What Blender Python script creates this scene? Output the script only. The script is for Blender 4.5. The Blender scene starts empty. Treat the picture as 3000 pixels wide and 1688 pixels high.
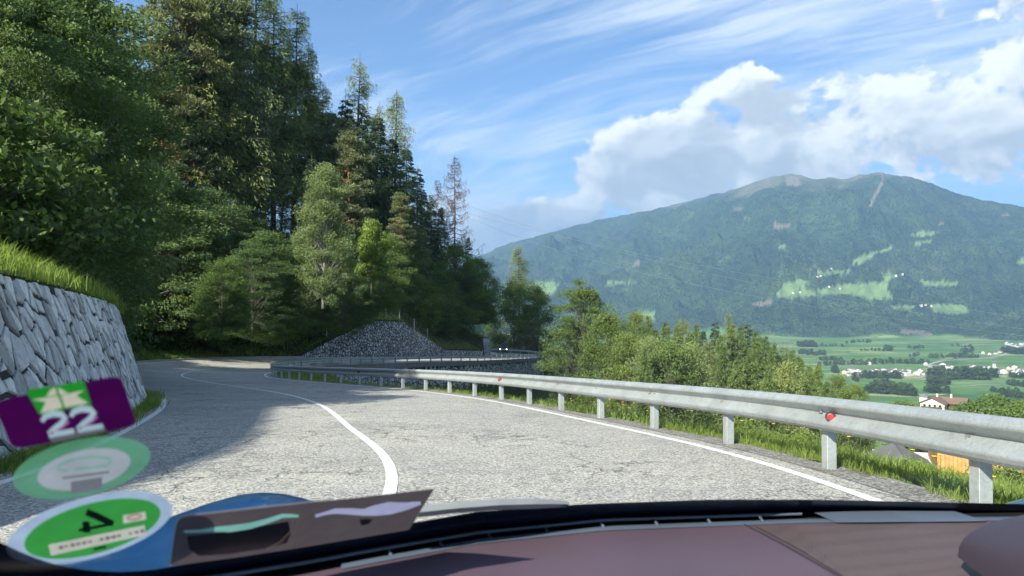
import bpy, math, random
import numpy as np
from mathutils import Vector, Matrix

random.seed(7)
RNG = np.random.default_rng(7)
SC = bpy.context.scene
COL = SC.collection
R = math.radians

# ------------------------------------------------------------------ camera, light, exposure
FPX = 2250.0                       # focal length in pixels of the 3000 px wide photograph
HORIZ = 882.0                      # true horizon row
PITCH = math.atan((HORIZ - 844.0) / FPX)
CAMH = 1.15
SLOPE = 169.0 / FPX                # the road drops ahead of the car

cam_d = bpy.data.cameras.new('camera')
cam = bpy.data.objects.new('camera', cam_d)
COL.objects.link(cam)
cam.location = (0, 0, CAMH)
cam.rotation_euler = (R(90) + PITCH, 0, 0)
cam_d.sensor_width = 36
cam_d.lens = 27.0
cam_d.clip_start = 0.02
cam_d.clip_end = 30000
cam_d.dof.use_dof = True
cam_d.dof.focus_distance = 30
cam_d.dof.aperture_fstop = 14
SC.camera = cam

LIGHT = Vector((0.64, 0.90, -0.72)).normalized()     # direction the sunlight travels
SUN_EL = math.asin(-LIGHT.z)
SUN_AZ = math.atan2(-LIGHT.x, -LIGHT.y)             # azimuth of the sun, from +y towards +x
sun_d = bpy.data.lights.new('sun', 'SUN')
sun = bpy.data.objects.new('sun', sun_d)
COL.objects.link(sun)
sun_d.energy = 5.0
sun_d.angle = R(0.53)
sun_d.color = (1.0, 0.93, 0.80)
sun.rotation_euler = LIGHT.to_track_quat('-Z', 'Y').to_euler()

SC.view_settings.view_transform = 'Standard'
SC.view_settings.look = 'None'
SC.view_settings.gamma = 1.0
SC.view_settings.exposure = 1.55
SC.cycles.use_denoising = True
SC.cycles.use_adaptive_sampling = True
SC.cycles.adaptive_threshold = 0.02
SC.cycles.max_bounces = 7
SC.cycles.diffuse_bounces = 4
SC.cycles.glossy_bounces = 2
SC.cycles.transmission_bounces = 4
SC.cycles.transparent_max_bounces = 12
SC.cycles.volume_bounces = 0
SC.cycles.caustics_reflective = False
SC.cycles.caustics_refractive = False
SC.cycles.sample_clamp_indirect = 6


# ------------------------------------------------------------------ node helpers
class NT:
    """small node tree writer"""
    def __init__(self, tree):
        self.t = tree
        self.n = tree.nodes
        self.l = tree.links

    def node(self, typ, **kw):
        nd = self.n.new(typ)
        for k, v in kw.items():
            setattr(nd, k, v)
        return nd

    def put(self, sock, val):
        if val is None:
            return
        if hasattr(val, 'is_linked') or isinstance(val, bpy.types.NodeSocket):
            self.l.new(val, sock)
        else:
            try:
                sock.default_value = val
            except Exception:
                if isinstance(val, (tuple, list)) and len(val) == 3:
                    sock.default_value = tuple(val) + (1.0,)
                else:
                    raise

    def math(self, op, a, b=None, c=None, clamp=False):
        nd = self.node('ShaderNodeMath', operation=op, use_clamp=clamp)
        self.put(nd.inputs[0], a)
        self.put(nd.inputs[1], b)
        self.put(nd.inputs[2], c)
        return nd.outputs[0]

    def vmath(self, op, a, b=None, scale=None):
        nd = self.node('ShaderNodeVectorMath', operation=op)
        self.put(nd.inputs[0], a)
        self.put(nd.inputs[1], b)
        if scale is not None:
            self.put(nd.inputs['Scale'], scale)
        return nd.outputs[0]

    def noise(self, vec, scale=5, detail=4, rough=0.5, dist=0.0, out='Fac'):
        nd = self.node('ShaderNodeTexNoise')
        self.put(nd.inputs['Vector'], vec)
        nd.inputs['Scale'].default_value = scale
        nd.inputs['Detail'].default_value = detail
        nd.inputs['Roughness'].default_value = rough
        nd.inputs['Distortion'].default_value = dist
        return nd.outputs[out]

    def voronoi(self, vec, scale=5, feature='F1', out='Distance', rnd=1.0):
        nd = self.node('ShaderNodeTexVoronoi', feature=feature)
        self.put(nd.inputs['Vector'], vec)
        nd.inputs['Scale'].default_value = scale
        nd.inputs['Randomness'].default_value = rnd
        return nd.outputs[out]

    def ramp(self, fac, stops, interp='LINEAR'):
        nd = self.node('ShaderNodeValToRGB')
        self.put(nd.inputs[0], fac)
        cr = nd.color_ramp
        cr.interpolation = interp
        while len(cr.elements) > 1:
            cr.elements.remove(cr.elements[-1])
        for i, (p, c) in enumerate(stops):
            e = cr.elements[0] if i == 0 else cr.elements.new(p)
            e.position = p
            if not isinstance(c, (tuple, list)):
                c = (c, c, c)
            e.color = tuple(c)[:3] + (1.0,)
        return nd.outputs[0]

    def mix(self, fac, a, b, blend='MIX'):
        nd = self.node('ShaderNodeMix', data_type='RGBA', blend_type=blend)
        self.put(nd.inputs[0], fac)
        self.put(nd.inputs[6], a)
        self.put(nd.inputs[7], b)
        return nd.outputs[2]

    def maprange(self, v, a, b, c=0.0, d=1.0, smooth=True):
        nd = self.node('ShaderNodeMapRange')
        nd.interpolation_type = 'SMOOTHSTEP' if smooth else 'LINEAR'
        self.put(nd.inputs[0], v)
        for i, q in enumerate((a, b, c, d)):
            self.put(nd.inputs[1 + i], q)
        return nd.outputs[0]

    def mapping(self, vec, loc=(0, 0, 0), rot=(0, 0, 0), scale=(1, 1, 1)):
        nd = self.node('ShaderNodeMapping')
        self.put(nd.inputs[0], vec)
        nd.inputs[1].default_value = loc
        nd.inputs[2].default_value = rot
        nd.inputs[3].default_value = scale
        return nd.outputs[0]

    def bump(self, h, strength=0.5, dist=0.01):
        nd = self.node('ShaderNodeBump')
        nd.inputs['Strength'].default_value = strength
        nd.inputs['Distance'].default_value = dist
        self.put(nd.inputs['Height'], h)
        return nd.outputs[0]

    def xyz(self, v):
        nd = self.node('ShaderNodeSeparateXYZ')
        self.put(nd.inputs[0], v)
        return nd.outputs

    def comb(self, x, y, z):
        nd = self.node('ShaderNodeCombineXYZ')
        for i, q in enumerate((x, y, z)):
            self.put(nd.inputs[i], q)
        return nd.outputs[0]


def new_mat(name):
    m = bpy.data.materials.new(name)
    m.use_nodes = True
    nt = NT(m.node_tree)
    nt.n.clear()
    out = nt.node('ShaderNodeOutputMaterial')
    return m, nt, out


def principled(nt, out, col, rough=0.6, metal=0.0, spec=0.5, normal=None, coat=0.0):
    p = nt.node('ShaderNodeBsdfPrincipled')
    nt.put(p.inputs['Base Color'], col)
    nt.put(p.inputs['Roughness'], rough)
    nt.put(p.inputs['Metallic'], metal)
    p.inputs['Specular IOR Level'].default_value = spec
    p.inputs['Coat Weight'].default_value = coat
    if normal is not None:
        nt.put(p.inputs['Normal'], normal)
    nt.l.new(p.outputs[0], out.inputs[0])
    return p


def geo_pos(nt):
    return nt.node('ShaderNodeNewGeometry').outputs['Position']


def obj_co(nt):
    return nt.node('ShaderNodeTexCoord').outputs['Object']


def simple(name, col, rough=0.6, metal=0.0, spec=0.5, var=0.15, scale=8, bump=0.0, coat=0.0):
    """plain material with a little noise in colour and relief"""
    m, nt, out = new_mat(name)
    co = obj_co(nt)
    n = nt.noise(co, scale, 5, 0.6)
    c2 = tuple(min(1, c * (1 + var)) for c in col)
    c1 = tuple(c * (1 - var) for c in col)
    cc = nt.ramp(n, [(0.3, c1), (0.7, c2)])
    nr = nt.bump(nt.noise(co, scale * 6, 3), bump, 0.01) if bump else None
    principled(nt, out, cc, rough, metal, spec, nr, coat)
    return m


# ------------------------------------------------------------------ world: Nishita sky, cirrus and cumulus
def build_world():
    w = bpy.data.worlds.new('World')
    SC.world = w
    w.use_nodes = True
    nt = NT(w.node_tree)
    nt.n.clear()
    out = nt.node('ShaderNodeOutputWorld')
    bg = nt.node('ShaderNodeBackground')
    bg.inputs[1].default_value = 0.068
    sky = nt.node('ShaderNodeTexSky', sky_type='NISHITA')
    sky.sun_disc = False
    sky.sun_elevation = SUN_EL
    sky.sun_rotation = SUN_AZ
    sky.altitude = 1500
    sky.air_density = 1.0
    sky.dust_density = 0.5
    sky.ozone_density = 5.0
    d = nt.vmath('NORMALIZE', nt.node('ShaderNodeTexCoord').outputs['Generated'])
    x, y, z = nt.xyz(d)
    # --- cirrus: a high flat layer, streaks drawn out along one wind direction
    zz = nt.math('ADD', nt.math('MAXIMUM', z, 0.0), 0.10)
    pl = nt.comb(nt.math('DIVIDE', x, zz), nt.math('DIVIDE', y, zz), 0.0)
    warp = nt.noise(pl, 0.55, 3, 0.5, out='Color')
    pw = nt.vmath('ADD', pl, nt.vmath('SCALE', nt.vmath('SUBTRACT', warp, (0.5, 0.5, 0.5)), scale=0.9))
    st = nt.mapping(nt.mapping(pw, rot=(0, 0, R(52))), scale=(0.55, 2.7, 1))
    c1 = nt.noise(st, 1.0, 9, 0.62, 0.35)
    st2 = nt.mapping(nt.mapping(pw, rot=(0, 0, R(40))), loc=(3.1, 1.7, 0), scale=(1.1, 7.5, 1))
    c2 = nt.noise(st2, 1.3, 8, 0.66, 0.5)
    cov = nt.noise(nt.mapping(pl, loc=(2.4, 0.6, 0)), 0.62, 3, 0.5)
    ci = nt.math('ADD', nt.math('MULTIPLY', c1, 0.62), nt.math('MULTIPLY', c2, 0.38))
    ci = nt.math('ADD', ci, nt.math('MULTIPLY', nt.math('SUBTRACT', cov, 0.5), 0.75))
    cirrus = nt.maprange(ci, 0.42, 0.77, 0.0, 0.90)
    # --- cumulus: heaped banks low over the ridges
    az = nt.math('ARCTAN2', x, y)
    el = nt.math('ARCSINE', z)
    ae = nt.comb(nt.math('MULTIPLY', az, 1.0), nt.math('MULTIPLY', el, 1.25), 0.37)

    def puff(vec):
        big = nt.noise(vec, 4.2, 2, 0.5, 0.3)
        fine = nt.noise(vec, 10.0, 10, 0.60, 0.25)
        return nt.math('ADD', nt.math('MULTIPLY', nt.math('SUBTRACT', big, 0.5), 1.3), nt.math('MULTIPLY', nt.math('SUBTRACT', fine, 0.5), 2.1))

    def blob(a0, e0, ra, re):
        u = nt.math('DIVIDE', nt.math('SUBTRACT', az, a0), ra)
        v = nt.math('DIVIDE', nt.math('SUBTRACT', el, e0), re)
        q = nt.math('ADD', nt.math('MULTIPLY', u, u), nt.math('MULTIPLY', v, v))
        return nt.maprange(q, 0.0, 1.0, 1.0, 0.0)
    mask = None
    for b in ((0.46, 0.205, 0.30, 0.125), (0.68, 0.25, 0.34, 0.19), (0.24, 0.160, 0.20, 0.095), (0.36, 0.14, 0.18, 0.075),
              (0.035, 0.088, 0.16, 0.070), (1.05, 0.22, 0.4, 0.15), (1.9, 0.22, 0.5, 0.13), (-1.2, 0.2, 0.4, 0.11), (-2.2, 0.2, 0.5, 0.12)):
        q = blob(*b)
        mask = q if mask is None else nt.math('MAXIMUM', mask, q)
    mask = nt.math('MAXIMUM', mask, nt.math('MULTIPLY', blob(0.03, 0.088, 0.13, 0.058), 1.5))
    mk = nt.math('MULTIPLY', nt.math('SUBTRACT', mask, 0.44), 0.72)
    dn = puff(ae)
    dens = nt.math('ADD', dn, mk)
    cum = nt.math('MULTIPLY', nt.maprange(dens, -0.02, 0.12, 0.0, 1.0), nt.maprange(mask, 0.02, 0.20, 0.0, 1.0))
    lit = nt.math('SUBTRACT', dn, puff(nt.vmath('ADD', ae, (-0.020, 0.034, 0.0))))
    shade = nt.maprange(lit, -0.17, 0.17, 0.0, 1.0, smooth=False)
    thick = nt.maprange(dens, 0.05, 0.62, 1.0, 0.55)
    lum = nt.math('MULTIPLY', nt.math('ADD', nt.math('MULTIPLY', shade, 0.62), 0.38), thick)
    ccol = nt.ramp(lum, [(0.12, (3.1, 3.4, 3.9)), (0.45, (4.4, 4.7, 5.0)), (0.90, (7.4, 7.3, 7.1))])
    col = nt.mix(cirrus, sky.outputs[0], (6.0, 6.3, 6.7, 1))
    col = nt.mix(cum, col, ccol)
    nt.put(bg.inputs[0], col)
    nt.l.new(bg.outputs[0], out.inputs[0])


build_world()


# ------------------------------------------------------------------ geometry helpers
def mesh_data(name, V, F, mats=(), smooth=False, attr=None):
    V = np.asarray(V, dtype=np.float32).reshape(-1, 3)
    me = bpy.data.meshes.new(name)
    if isinstance(F, np.ndarray) and F.ndim == 2:
        n, k = F.shape
        me.vertices.add(len(V))
        me.vertices.foreach_set('co', V.ravel())
        me.loops.add(n * k)
        me.loops.foreach_set('vertex_index', F.astype(np.int32).ravel())
        me.polygons.add(n)
        me.polygons.foreach_set('loop_start', np.arange(0, n * k, k, dtype=np.int32))
        me.polygons.foreach_set('loop_total', np.full(n, k, dtype=np.int32))
        me.update(calc_edges=True)
    else:
        me.from_pydata([tuple(v) for v in V.tolist()], [], [tuple(int(i) for i in f) for f in F])
        me.update()
    if attr is not None:
        for an, av in attr.items():
            a = me.attributes.new(an, 'FLOAT', 'POINT')
            a.data.foreach_set('value', np.asarray(av, dtype=np.float32))
    for m in (mats if isinstance(mats, (list, tuple)) else (mats,)):
        me.materials.append(m)
    if smooth:
        me.polygons.foreach_set('use_smooth', np.ones(len(me.polygons), dtype=bool))
    return me


def link(name, data, parent=None, loc=None, rotz=None, scale=None):
    o = bpy.data.objects.new(name, data)
    COL.objects.link(o)
    if parent is not None:
        o.parent = parent
    if loc is not None:
        o.location = loc
    if rotz is not None:
        o.rotation_euler = (0, 0, rotz)
    if scale is not None:
        o.scale = scale
    return o


def tag(o, label=None, cat=None, group=None, kind=None):
    if label:
        o['label'] = label
    if cat:
        o['category'] = cat
    if group:
        o['group'] = group
    if kind:
        o['kind'] = kind
    return o


def thing(name, label, cat, loc=(0, 0, 0), rotz=0.0, group=None, scale=None):
    o = link(name, None, None, loc, rotz, scale)
    return tag(o, label, cat, group)


class MB:
    """collects simple solids into one mesh"""
    def __init__(self):
        self.V = []
        self.F = []
        self.A = []

    def add(self, V, F, a=0.0):
        b = len(self.V)
        self.V.extend([tuple(map(float, v)) for v in V])
        self.F.extend([tuple(int(i) + b for i in f) for f in F])
        self.A.extend([a] * len(V))

    def box(self, c, s, rot=None, taper=1.0):
        hx, hy, hz = s[0] / 2, s[1] / 2, s[2] / 2
        P = []
        for z, k in ((-hz, 1.0), (hz, taper)):
            for x, y in ((-hx, -hy), (hx, -hy), (hx, hy), (-hx, hy)):
                P.append(Vector((x * k, y * k, z)))
        if rot is not None:
            P = [rot @ p for p in P]
        P = [(p.x + c[0], p.y + c[1], p.z + c[2]) for p in P]
        self.add(P, [(3, 2, 1, 0), (4, 5, 6, 7), (0, 1, 5, 4), (1, 2, 6, 5), (2, 3, 7, 6), (3, 0, 4, 7)])

    def bbox(self, c, s, b=0.01, rot=None):
        """box with chamfered edges"""
        hx, hy, hz = s[0] / 2, s[1] / 2, s[2] / 2
        P = []
        rings = [(-hz, b), (-hz + b, 0), (hz - b, 0), (hz, b)]
        for z, i in rings:
            ax, ay = hx - i, hy - i
            for x, y in ((-ax + b, -ay), (ax - b, -ay), (ax, -ay + b), (ax, ay - b), (ax - b, ay), (-ax + b, ay), (-ax, ay - b), (-ax, -ay + b)):
                P.append(Vector((x, y, z)))
        if rot is not None:
            P = [rot @ p for p in P]
        P = [(p.x + c[0], p.y + c[1], p.z + c[2]) for p in P]
        F = [tuple(range(7, -1, -1)), tuple(range(24, 32))]
        for r in range(3):
            for k in range(8):
                a, d = r * 8 + k, r * 8 + (k + 1) % 8
                F.append((a, d, d + 8, a + 8))
        self.add(P, F)

    def tube(self, pts, rad, n=6, cap=True, a=0.0):
        V, F = tube(pts, rad, n, cap)
        self.add(V, F, a)

    def prism(self, poly, y0, y1, f=None):
        """polygon in (x,z) extruded along y"""
        n = len(poly)
        V = [(p[0], y0, p[1]) for p in poly] + [(p[0], y1, p[1]) for p in poly]
        F = [tuple(range(n)), tuple(range(2 * n - 1, n - 1, -1))]
        for i in range(n):
            j = (i + 1) % n
            F.append((i, i + n, j + n, j))
        if f:
            V = [f(v) for v in V]
        self.add(V, F)

    def lathe(self, prof, n=12, c=(0, 0, 0), rot=None):
        V = []
        for r, z in prof:
            for k in range(n):
                t = 2 * math.pi * k / n
                v = Vector((r * math.cos(t), r * math.sin(t), z))
                if rot is not None:
                    v = rot @ v
                V.append((v.x + c[0], v.y + c[1], v.z + c[2]))
        F = []
        m = len(prof)
        for i in range(m - 1):
            for k in range(n):
                a, d = i * n + k, i * n + (k + 1) % n
                F.append((a, d, d + n, a + n))
        F.append(tuple(range(n - 1, -1, -1)))
        F.append(tuple(range((m - 1) * n, m * n)))
        self.add(V, F)

    def obj(self, name, mat, parent=None, smooth=False, **kw):
        me = mesh_data(name, self.V, self.F, mat, smooth)
        return link(name, me, parent, **kw)

    def data(self, name, mat, smooth=False):
        return mesh_data(name, self.V, self.F, mat, smooth)


def tube(pts, rad, n=6, cap=True):
    pts = [Vector(p) for p in pts]
    if not hasattr(rad, '__len__'):
        rad = [rad] * len(pts)
    V, F = [], []
    up = Vector((0.13, 0.21, 0.97))
    for i, p in enumerate(pts):
        t = (pts[min(i + 1, len(pts) - 1)] - pts[max(i - 1, 0)])
        if t.length < 1e-9:
            t = Vector((0, 0, 1))
        t.normalize()
        u = up if abs(t.dot(up)) < 0.95 else Vector((1, 0.1, 0))
        a = t.cross(u).normalized()
        b = t.cross(a)
        for k in range(n):
            w = 2 * math.pi * k / n
            q = p + (a * math.cos(w) + b * math.sin(w)) * rad[i]
            V.append((q.x, q.y, q.z))
    for i in range(len(pts) - 1):
        for k in range(n):
            a, d = i * n + k, i * n + (k + 1) % n
            F.append((a, d, d + n, a + n))
    if cap:
        F.append(tuple(range(n - 1, -1, -1)))
        m = (len(pts) - 1) * n
        F.append(tuple(range(m, m + n)))
    return V, F


def pix(px, py):
    """direction of a photograph pixel, scaled so that y = 1"""
    cx, cy = (px - 1500.0) / FPX, (844.0 - py) / FPX
    c, s = math.cos(PITCH), math.sin(PITCH)
    d = Vector((cx, c - cy * s, s + cy * c))
    return d / d.y


def at(px, py, d):
    """the point at forward distance d along a pixel's direction"""
    return pix(px, py) * d + Vector((0, 0, CAMH))


def project(P):
    """world points (n,3) to photograph pixels"""
    P = np.asarray(P, float)
    c, s = math.cos(PITCH), math.sin(PITCH)
    y, z = P[:, 1], P[:, 2] - CAMH
    f = y * c + z * s
    u = -y * s + z * c
    f = np.where(np.abs(f) < 1e-6, 1e-6, f)
    return 1500 + FPX * P[:, 0] / f, 844 - FPX * u / f, f


# lattice noise
_PERM = RNG.random((256, 256))


def vnoise(x, y):
    x = np.asarray(x, float)
    y = np.asarray(y, float)
    xi, yi = np.floor(x).astype(int), np.floor(y).astype(int)
    fx, fy = x - xi, y - yi
    fx = fx * fx * (3 - 2 * fx)
    fy = fy * fy * (3 - 2 * fy)
    g = lambda i, j: _PERM[i & 255, j & 255]
    a = g(xi, yi) * (1 - fx) + g(xi + 1, yi) * fx
    b = g(xi, yi + 1) * (1 - fx) + g(xi + 1, yi + 1) * fx
    return a * (1 - fy) + b * fy


def fbm(x, y, o=5, gain=0.5):
    s, a, t = 0.0, 1.0, 0.0
    x = np.asarray(x, float)
    y = np.asarray(y, float)
    for k in range(o):
        s = s + a * (vnoise(x * 2 ** k + 17.3 * k, y * 2 ** k - 9.1 * k) - 0.5)
        t += a
        a *= gain
    return s / t * 2


def ridged(x, y, o=5):
    s, a, t = 0.0, 1.0, 0.0
    for k in range(o):
        n = 1 - np.abs(vnoise(np.asarray(x) * 2 ** k + 31.7 * k, np.asarray(y) * 2 ** k + 5.9 * k) * 2 - 1)
        s = s + a * n * n
        t += a
        a *= 0.5
    return s / t


def lerp_tab(v, tab):
    a = np.array(tab, float)
    return np.interp(v, a[:, 0], a[:, 1])


# ------------------------------------------------------------------ the road as a curve
E_CTRL = [(2.9, -30), (3.0, -18), (3.05, -8), (3.1, 0), (3.0, 5), (2.68, 9.05), (1.55, 13.7), (-0.95, 22), (-4.4, 29.4), (-9.2, 37),
          (-13.6, 44.6), (-16.2, 50.5), (-17.9, 57), (-18.6, 65), (-18.4, 73), (-17, 81), (-14, 88.5), (-9.5, 96.5),
          (-5, 105.5), (-1, 117), (2.5, 128), (4.9, 137), (4.7, 143.5), (1.5, 149), (-5, 152.8), (-14, 155.5), (-26, 158), (-40, 160)]


def catmull(P, step=0.5):
    P = [np.array(p, float) for p in P]
    out = []
    for i in range(1, len(P) - 2):
        p0, p1, p2, p3 = P[i - 1], P[i], P[i + 1], P[i + 2]
        n = max(2, int(np.linalg.norm(p2 - p1) / step))
        for k in range(n):
            t = k / n
            out.append(0.5 * ((2 * p1) + (-p0 + p2) * t + (2 * p0 - 5 * p1 + 4 * p2 - p3) * t * t + (-p0 + 3 * p1 - 3 * p2 + p3) * t ** 3))
    out.append(P[-2])
    return np.array(out)


EP = catmull(E_CTRL, 0.4)
# even spacing of 0.5 m along the curve
_d = np.r_[0, np.cumsum(np.linalg.norm(np.diff(EP, axis=0), axis=1))]
DS = 0.5
ES = np.arange(0, _d[-1], DS)
EP = np.c_[np.interp(ES, _d, EP[:, 0]), np.interp(ES, _d, EP[:, 1])]
ET = np.gradient(EP, axis=0)
ET /= np.linalg.norm(ET, axis=1)[:, None]
for _k in range(10):                     # soften the normals
    ET[1:-1] = (ET[:-2] + ET[1:-1] * 2 + ET[2:]) / 4
ET /= np.linalg.norm(ET, axis=1)[:, None]
EN = np.c_[-ET[:, 1], ET[:, 0]]          # to the left of travel
NS = len(ES)


def sidx(y, branch=0):
    """index along the edge where it first passes forward distance y"""
    return int(np.argmax(EP[:, 1] >= y))


Y140 = sidx(137)
BASE_Z = [(-50, 0), (48, 0.0), (60, 0.18), (72, 0.36), (85, 0.55), (94, 0.70), (115, 1.0), (136, 1.33), (143, 1.65), (150, 2.2), (156, 2.7), (165, 3.2)]
EZ = lerp_tab(EP[:, 1], BASE_Z)
EZ = np.where(EP[:, 1] > 48, EZ, 0.0)
RW = lerp_tab(EP[:, 1], [(-50, 7.5), (6, 7.55), (14, 7.8), (22, 8.25), (28, 8.4), (38, 9.2), (55, 9.9), (75, 9.6), (95, 8.9), (130, 8.6), (150, 8.6)])
CW = lerp_tab(EP[:, 1], [(-50, 3.9), (6, 3.93), (10, 4.12), (14, 4.33), (22, 4.6), (35, 4.8), (55, 5.0), (75, 4.9), (95, 4.5), (150, 4.3)])
BANK = lerp_tab(EP[:, 1], [(-50, 0), (30, 0), (50, 0.42), (62, 0.62), (80, 0.75), (120, 0.62), (150, 0.4)])


def road_pt(i, t, dz=0.0):
    """point on the road: i edge index (float ok), t metres left of the inner line"""
    i = float(np.clip(i, 0, NS - 1.001))
    k = int(i)
    f = i - k
    p = EP[k] * (1 - f) + EP[k + 1] * f
    n = EN[k] * (1 - f) + EN[k + 1] * f
    z = EZ[k] * (1 - f) + EZ[k + 1] * f
    b = BANK[k] * (1 - f) + BANK[k + 1] * f
    q = p + n * t
    zz = z + b * (max(t, 0) / 9.5) ** 1.6
    return (q[0], q[1], zz + dz - SLOPE * q[1])


# ------------------------------------------------------------------ materials of the setting
def mat_asphalt():
    m, nt, out = new_mat('asphalt')
    p = geo_pos(nt)
    big = nt.noise(p, 0.35, 5, 0.6)
    mid = nt.noise(p, 2.2, 5, 0.6)
    v = nt.voronoi(p, 62, out='Color')
    vr = nt.xyz(v)[0]
    agg = nt.ramp(vr, [(0.0, (0.13, 0.125, 0.115)), (0.3, (0.325, 0.315, 0.295)), (0.7, (0.47, 0.455, 0.42)), (1.0, (0.68, 0.66, 0.61))])
    tone = nt.ramp(nt.math('ADD', nt.math('MULTIPLY', big, 0.6), nt.math('MULTIPLY', mid, 0.4)),
                   [(0.3, (0.70, 0.71, 0.72)), (0.7, (1.12, 1.10, 1.05))])
    col = nt.mix(1.0, agg, tone, 'MULTIPLY')
    # crazed cracks where a low frequency mask allows
    wp = nt.vmath('ADD', p, nt.vmath('SCALE', nt.vmath('SUBTRACT', nt.noise(p, 3.0, 4, 0.6, out='Color'), (0.5, 0.5, 0.5)), scale=0.55))
    e = nt.voronoi(wp, 1.15, 'DISTANCE_TO_EDGE')
    e2 = nt.voronoi(wp, 3.1, 'DISTANCE_TO_EDGE')
    mk = nt.maprange(nt.noise(p, 0.33, 3, 0.5), 0.45, 0.58)
    mk2 = nt.maprange(nt.noise(nt.mapping(p, loc=(5, 9, 0)), 0.5, 3, 0.5), 0.50, 0.62)
    ck = nt.math('MULTIPLY', nt.maprange(e, 0.004, 0.028, 1.0, 0.0), mk)
    ck2 = nt.math('MULTIPLY', nt.maprange(e2, 0.004, 0.03, 1.0, 0.0), mk2)
    ck = nt.math('MAXIMUM', ck, ck2)
    col = nt.mix(nt.math('MULTIPLY', ck, 0.55), col, (0.035, 0.036, 0.04, 1))
    # faint tyre polish along the lanes and old patches
    pat = nt.maprange(nt.noise(nt.mapping(p, scale=(0.5, 0.14, 1)), 1.1, 3), 0.55, 0.62)
    col = nt.mix(nt.math('MULTIPLY', pat, 0.16), col, (0.30, 0.30, 0.30, 1))
    h = nt.math('SUBTRACT', nt.math('ADD', nt.math('MULTIPLY', vr, 0.5), nt.noise(p, 60, 3)), nt.math('MULTIPLY', ck, 1.5))
    principled(nt, out, col, 0.82, 0, 0.3, nt.bump(h, 0.9, 0.012))
    return m


def mat_paint():
    m, nt, out = new_mat('road_paint')
    p = geo_pos(nt)
    n = nt.noise(p, 26, 6, 0.7)
    n2 = nt.noise(p, 3.5, 4, 0.6)
    v = nt.xyz(nt.voronoi(p, 85, out='Color'))[0]
    chip = nt.maprange(nt.math('ADD', nt.math('MULTIPLY', n, 0.6), nt.math('MULTIPLY', n2, 0.4)), 0.56, 0.66)
    col = nt.ramp(v, [(0.0, (0.56, 0.57, 0.57)), (1.0, (0.86, 0.86, 0.84))])
    col = nt.mix(chip, col, (0.22, 0.22, 0.22, 1))
    principled(nt, out, col, 0.6, 0, 0.4, nt.bump(v, 0.5, 0.006))
    return m


def mat_ground():
    """soil, meadow and gravel of the near slopes"""
    m, nt, out = new_mat('bank_soil')
    p = geo_pos(nt)
    n = nt.noise(p, 0.6, 6, 0.65)
    n2 = nt.noise(p, 9, 5, 0.7)
    c = nt.ramp(n, [(0.3, (0.030, 0.045, 0.012)), (0.55, (0.055, 0.095, 0.022)), (0.75, (0.085, 0.125, 0.035))])
    c = nt.mix(nt.maprange(n2, 0.5, 0.75), c, (0.06, 0.065, 0.03, 1))
    principled(nt, out, c, 0.95, 0, 0.1, nt.bump(n2, 0.8, 0.15))
    return m


def mat_forest_floor():
    m, nt, out = new_mat('forest_floor')
    p = geo_pos(nt)
    n = nt.noise(p, 0.5, 6, 0.65)
    n2 = nt.noise(p, 7, 5, 0.7)
    c = nt.ramp(n, [(0.3, (0.022, 0.026, 0.012)), (0.6, (0.035, 0.055, 0.018)), (0.8, (0.05, 0.085, 0.022))])
    principled(nt, out, c, 0.95, 0, 0.1, nt.bump(n2, 0.8, 0.2))
    return m


def mat_gravel():
    m, nt, out = new_mat('gravel')
    p = geo_pos(nt)
    v = nt.xyz(nt.voronoi(p, 45, out='Color'))[0]
    n = nt.noise(p, 2.5, 5, 0.6)
    c = nt.ramp(v, [(0, (0.12, 0.11, 0.10)), (0.5, (0.26, 0.25, 0.23)), (1, (0.44, 0.42, 0.39))])
    c = nt.mix(nt.maprange(n, 0.52, 0.66, 0, 0.6), c, (0.10, 0.10, 0.055, 1))
    principled(nt, out, c, 0.9, 0, 0.2, nt.bump(nt.voronoi(p, 45), 1.0, 0.03))
    return m


def mat_stone(name, ramp, scale=9, bump=0.7):
    m, nt, out = new_mat(name)
    g = nt.node('ShaderNodeNewGeometry')
    p = g.outputs['Position']
    oi = nt.node('ShaderNodeObjectInfo').outputs['Random']
    r = nt.math('FRACT', nt.math('ADD', oi, g.outputs['Random Per Island']))
    n = nt.noise(p, scale, 7, 0.68)
    n2 = nt.noise(p, scale * 5, 4, 0.6)
    base = nt.ramp(r, ramp)
    f = nt.ramp(n, [(0.25, 0.52), (0.5, 0.95), (0.72, 1.16)])
    c = nt.mix(1.0, base, f, 'MULTIPLY')
    lich = nt.maprange(nt.noise(p, scale * 0.6, 6, 0.7), 0.60, 0.72, 0, 0.55)
    c = nt.mix(lich, c, (0.15, 0.155, 0.13, 1))
    h = nt.math('ADD', n, nt.math('MULTIPLY', n2, 0.4))
    principled(nt, out, c, 0.9, 0, 0.2, nt.bump(h, bump, 0.06))
    return m


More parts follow.
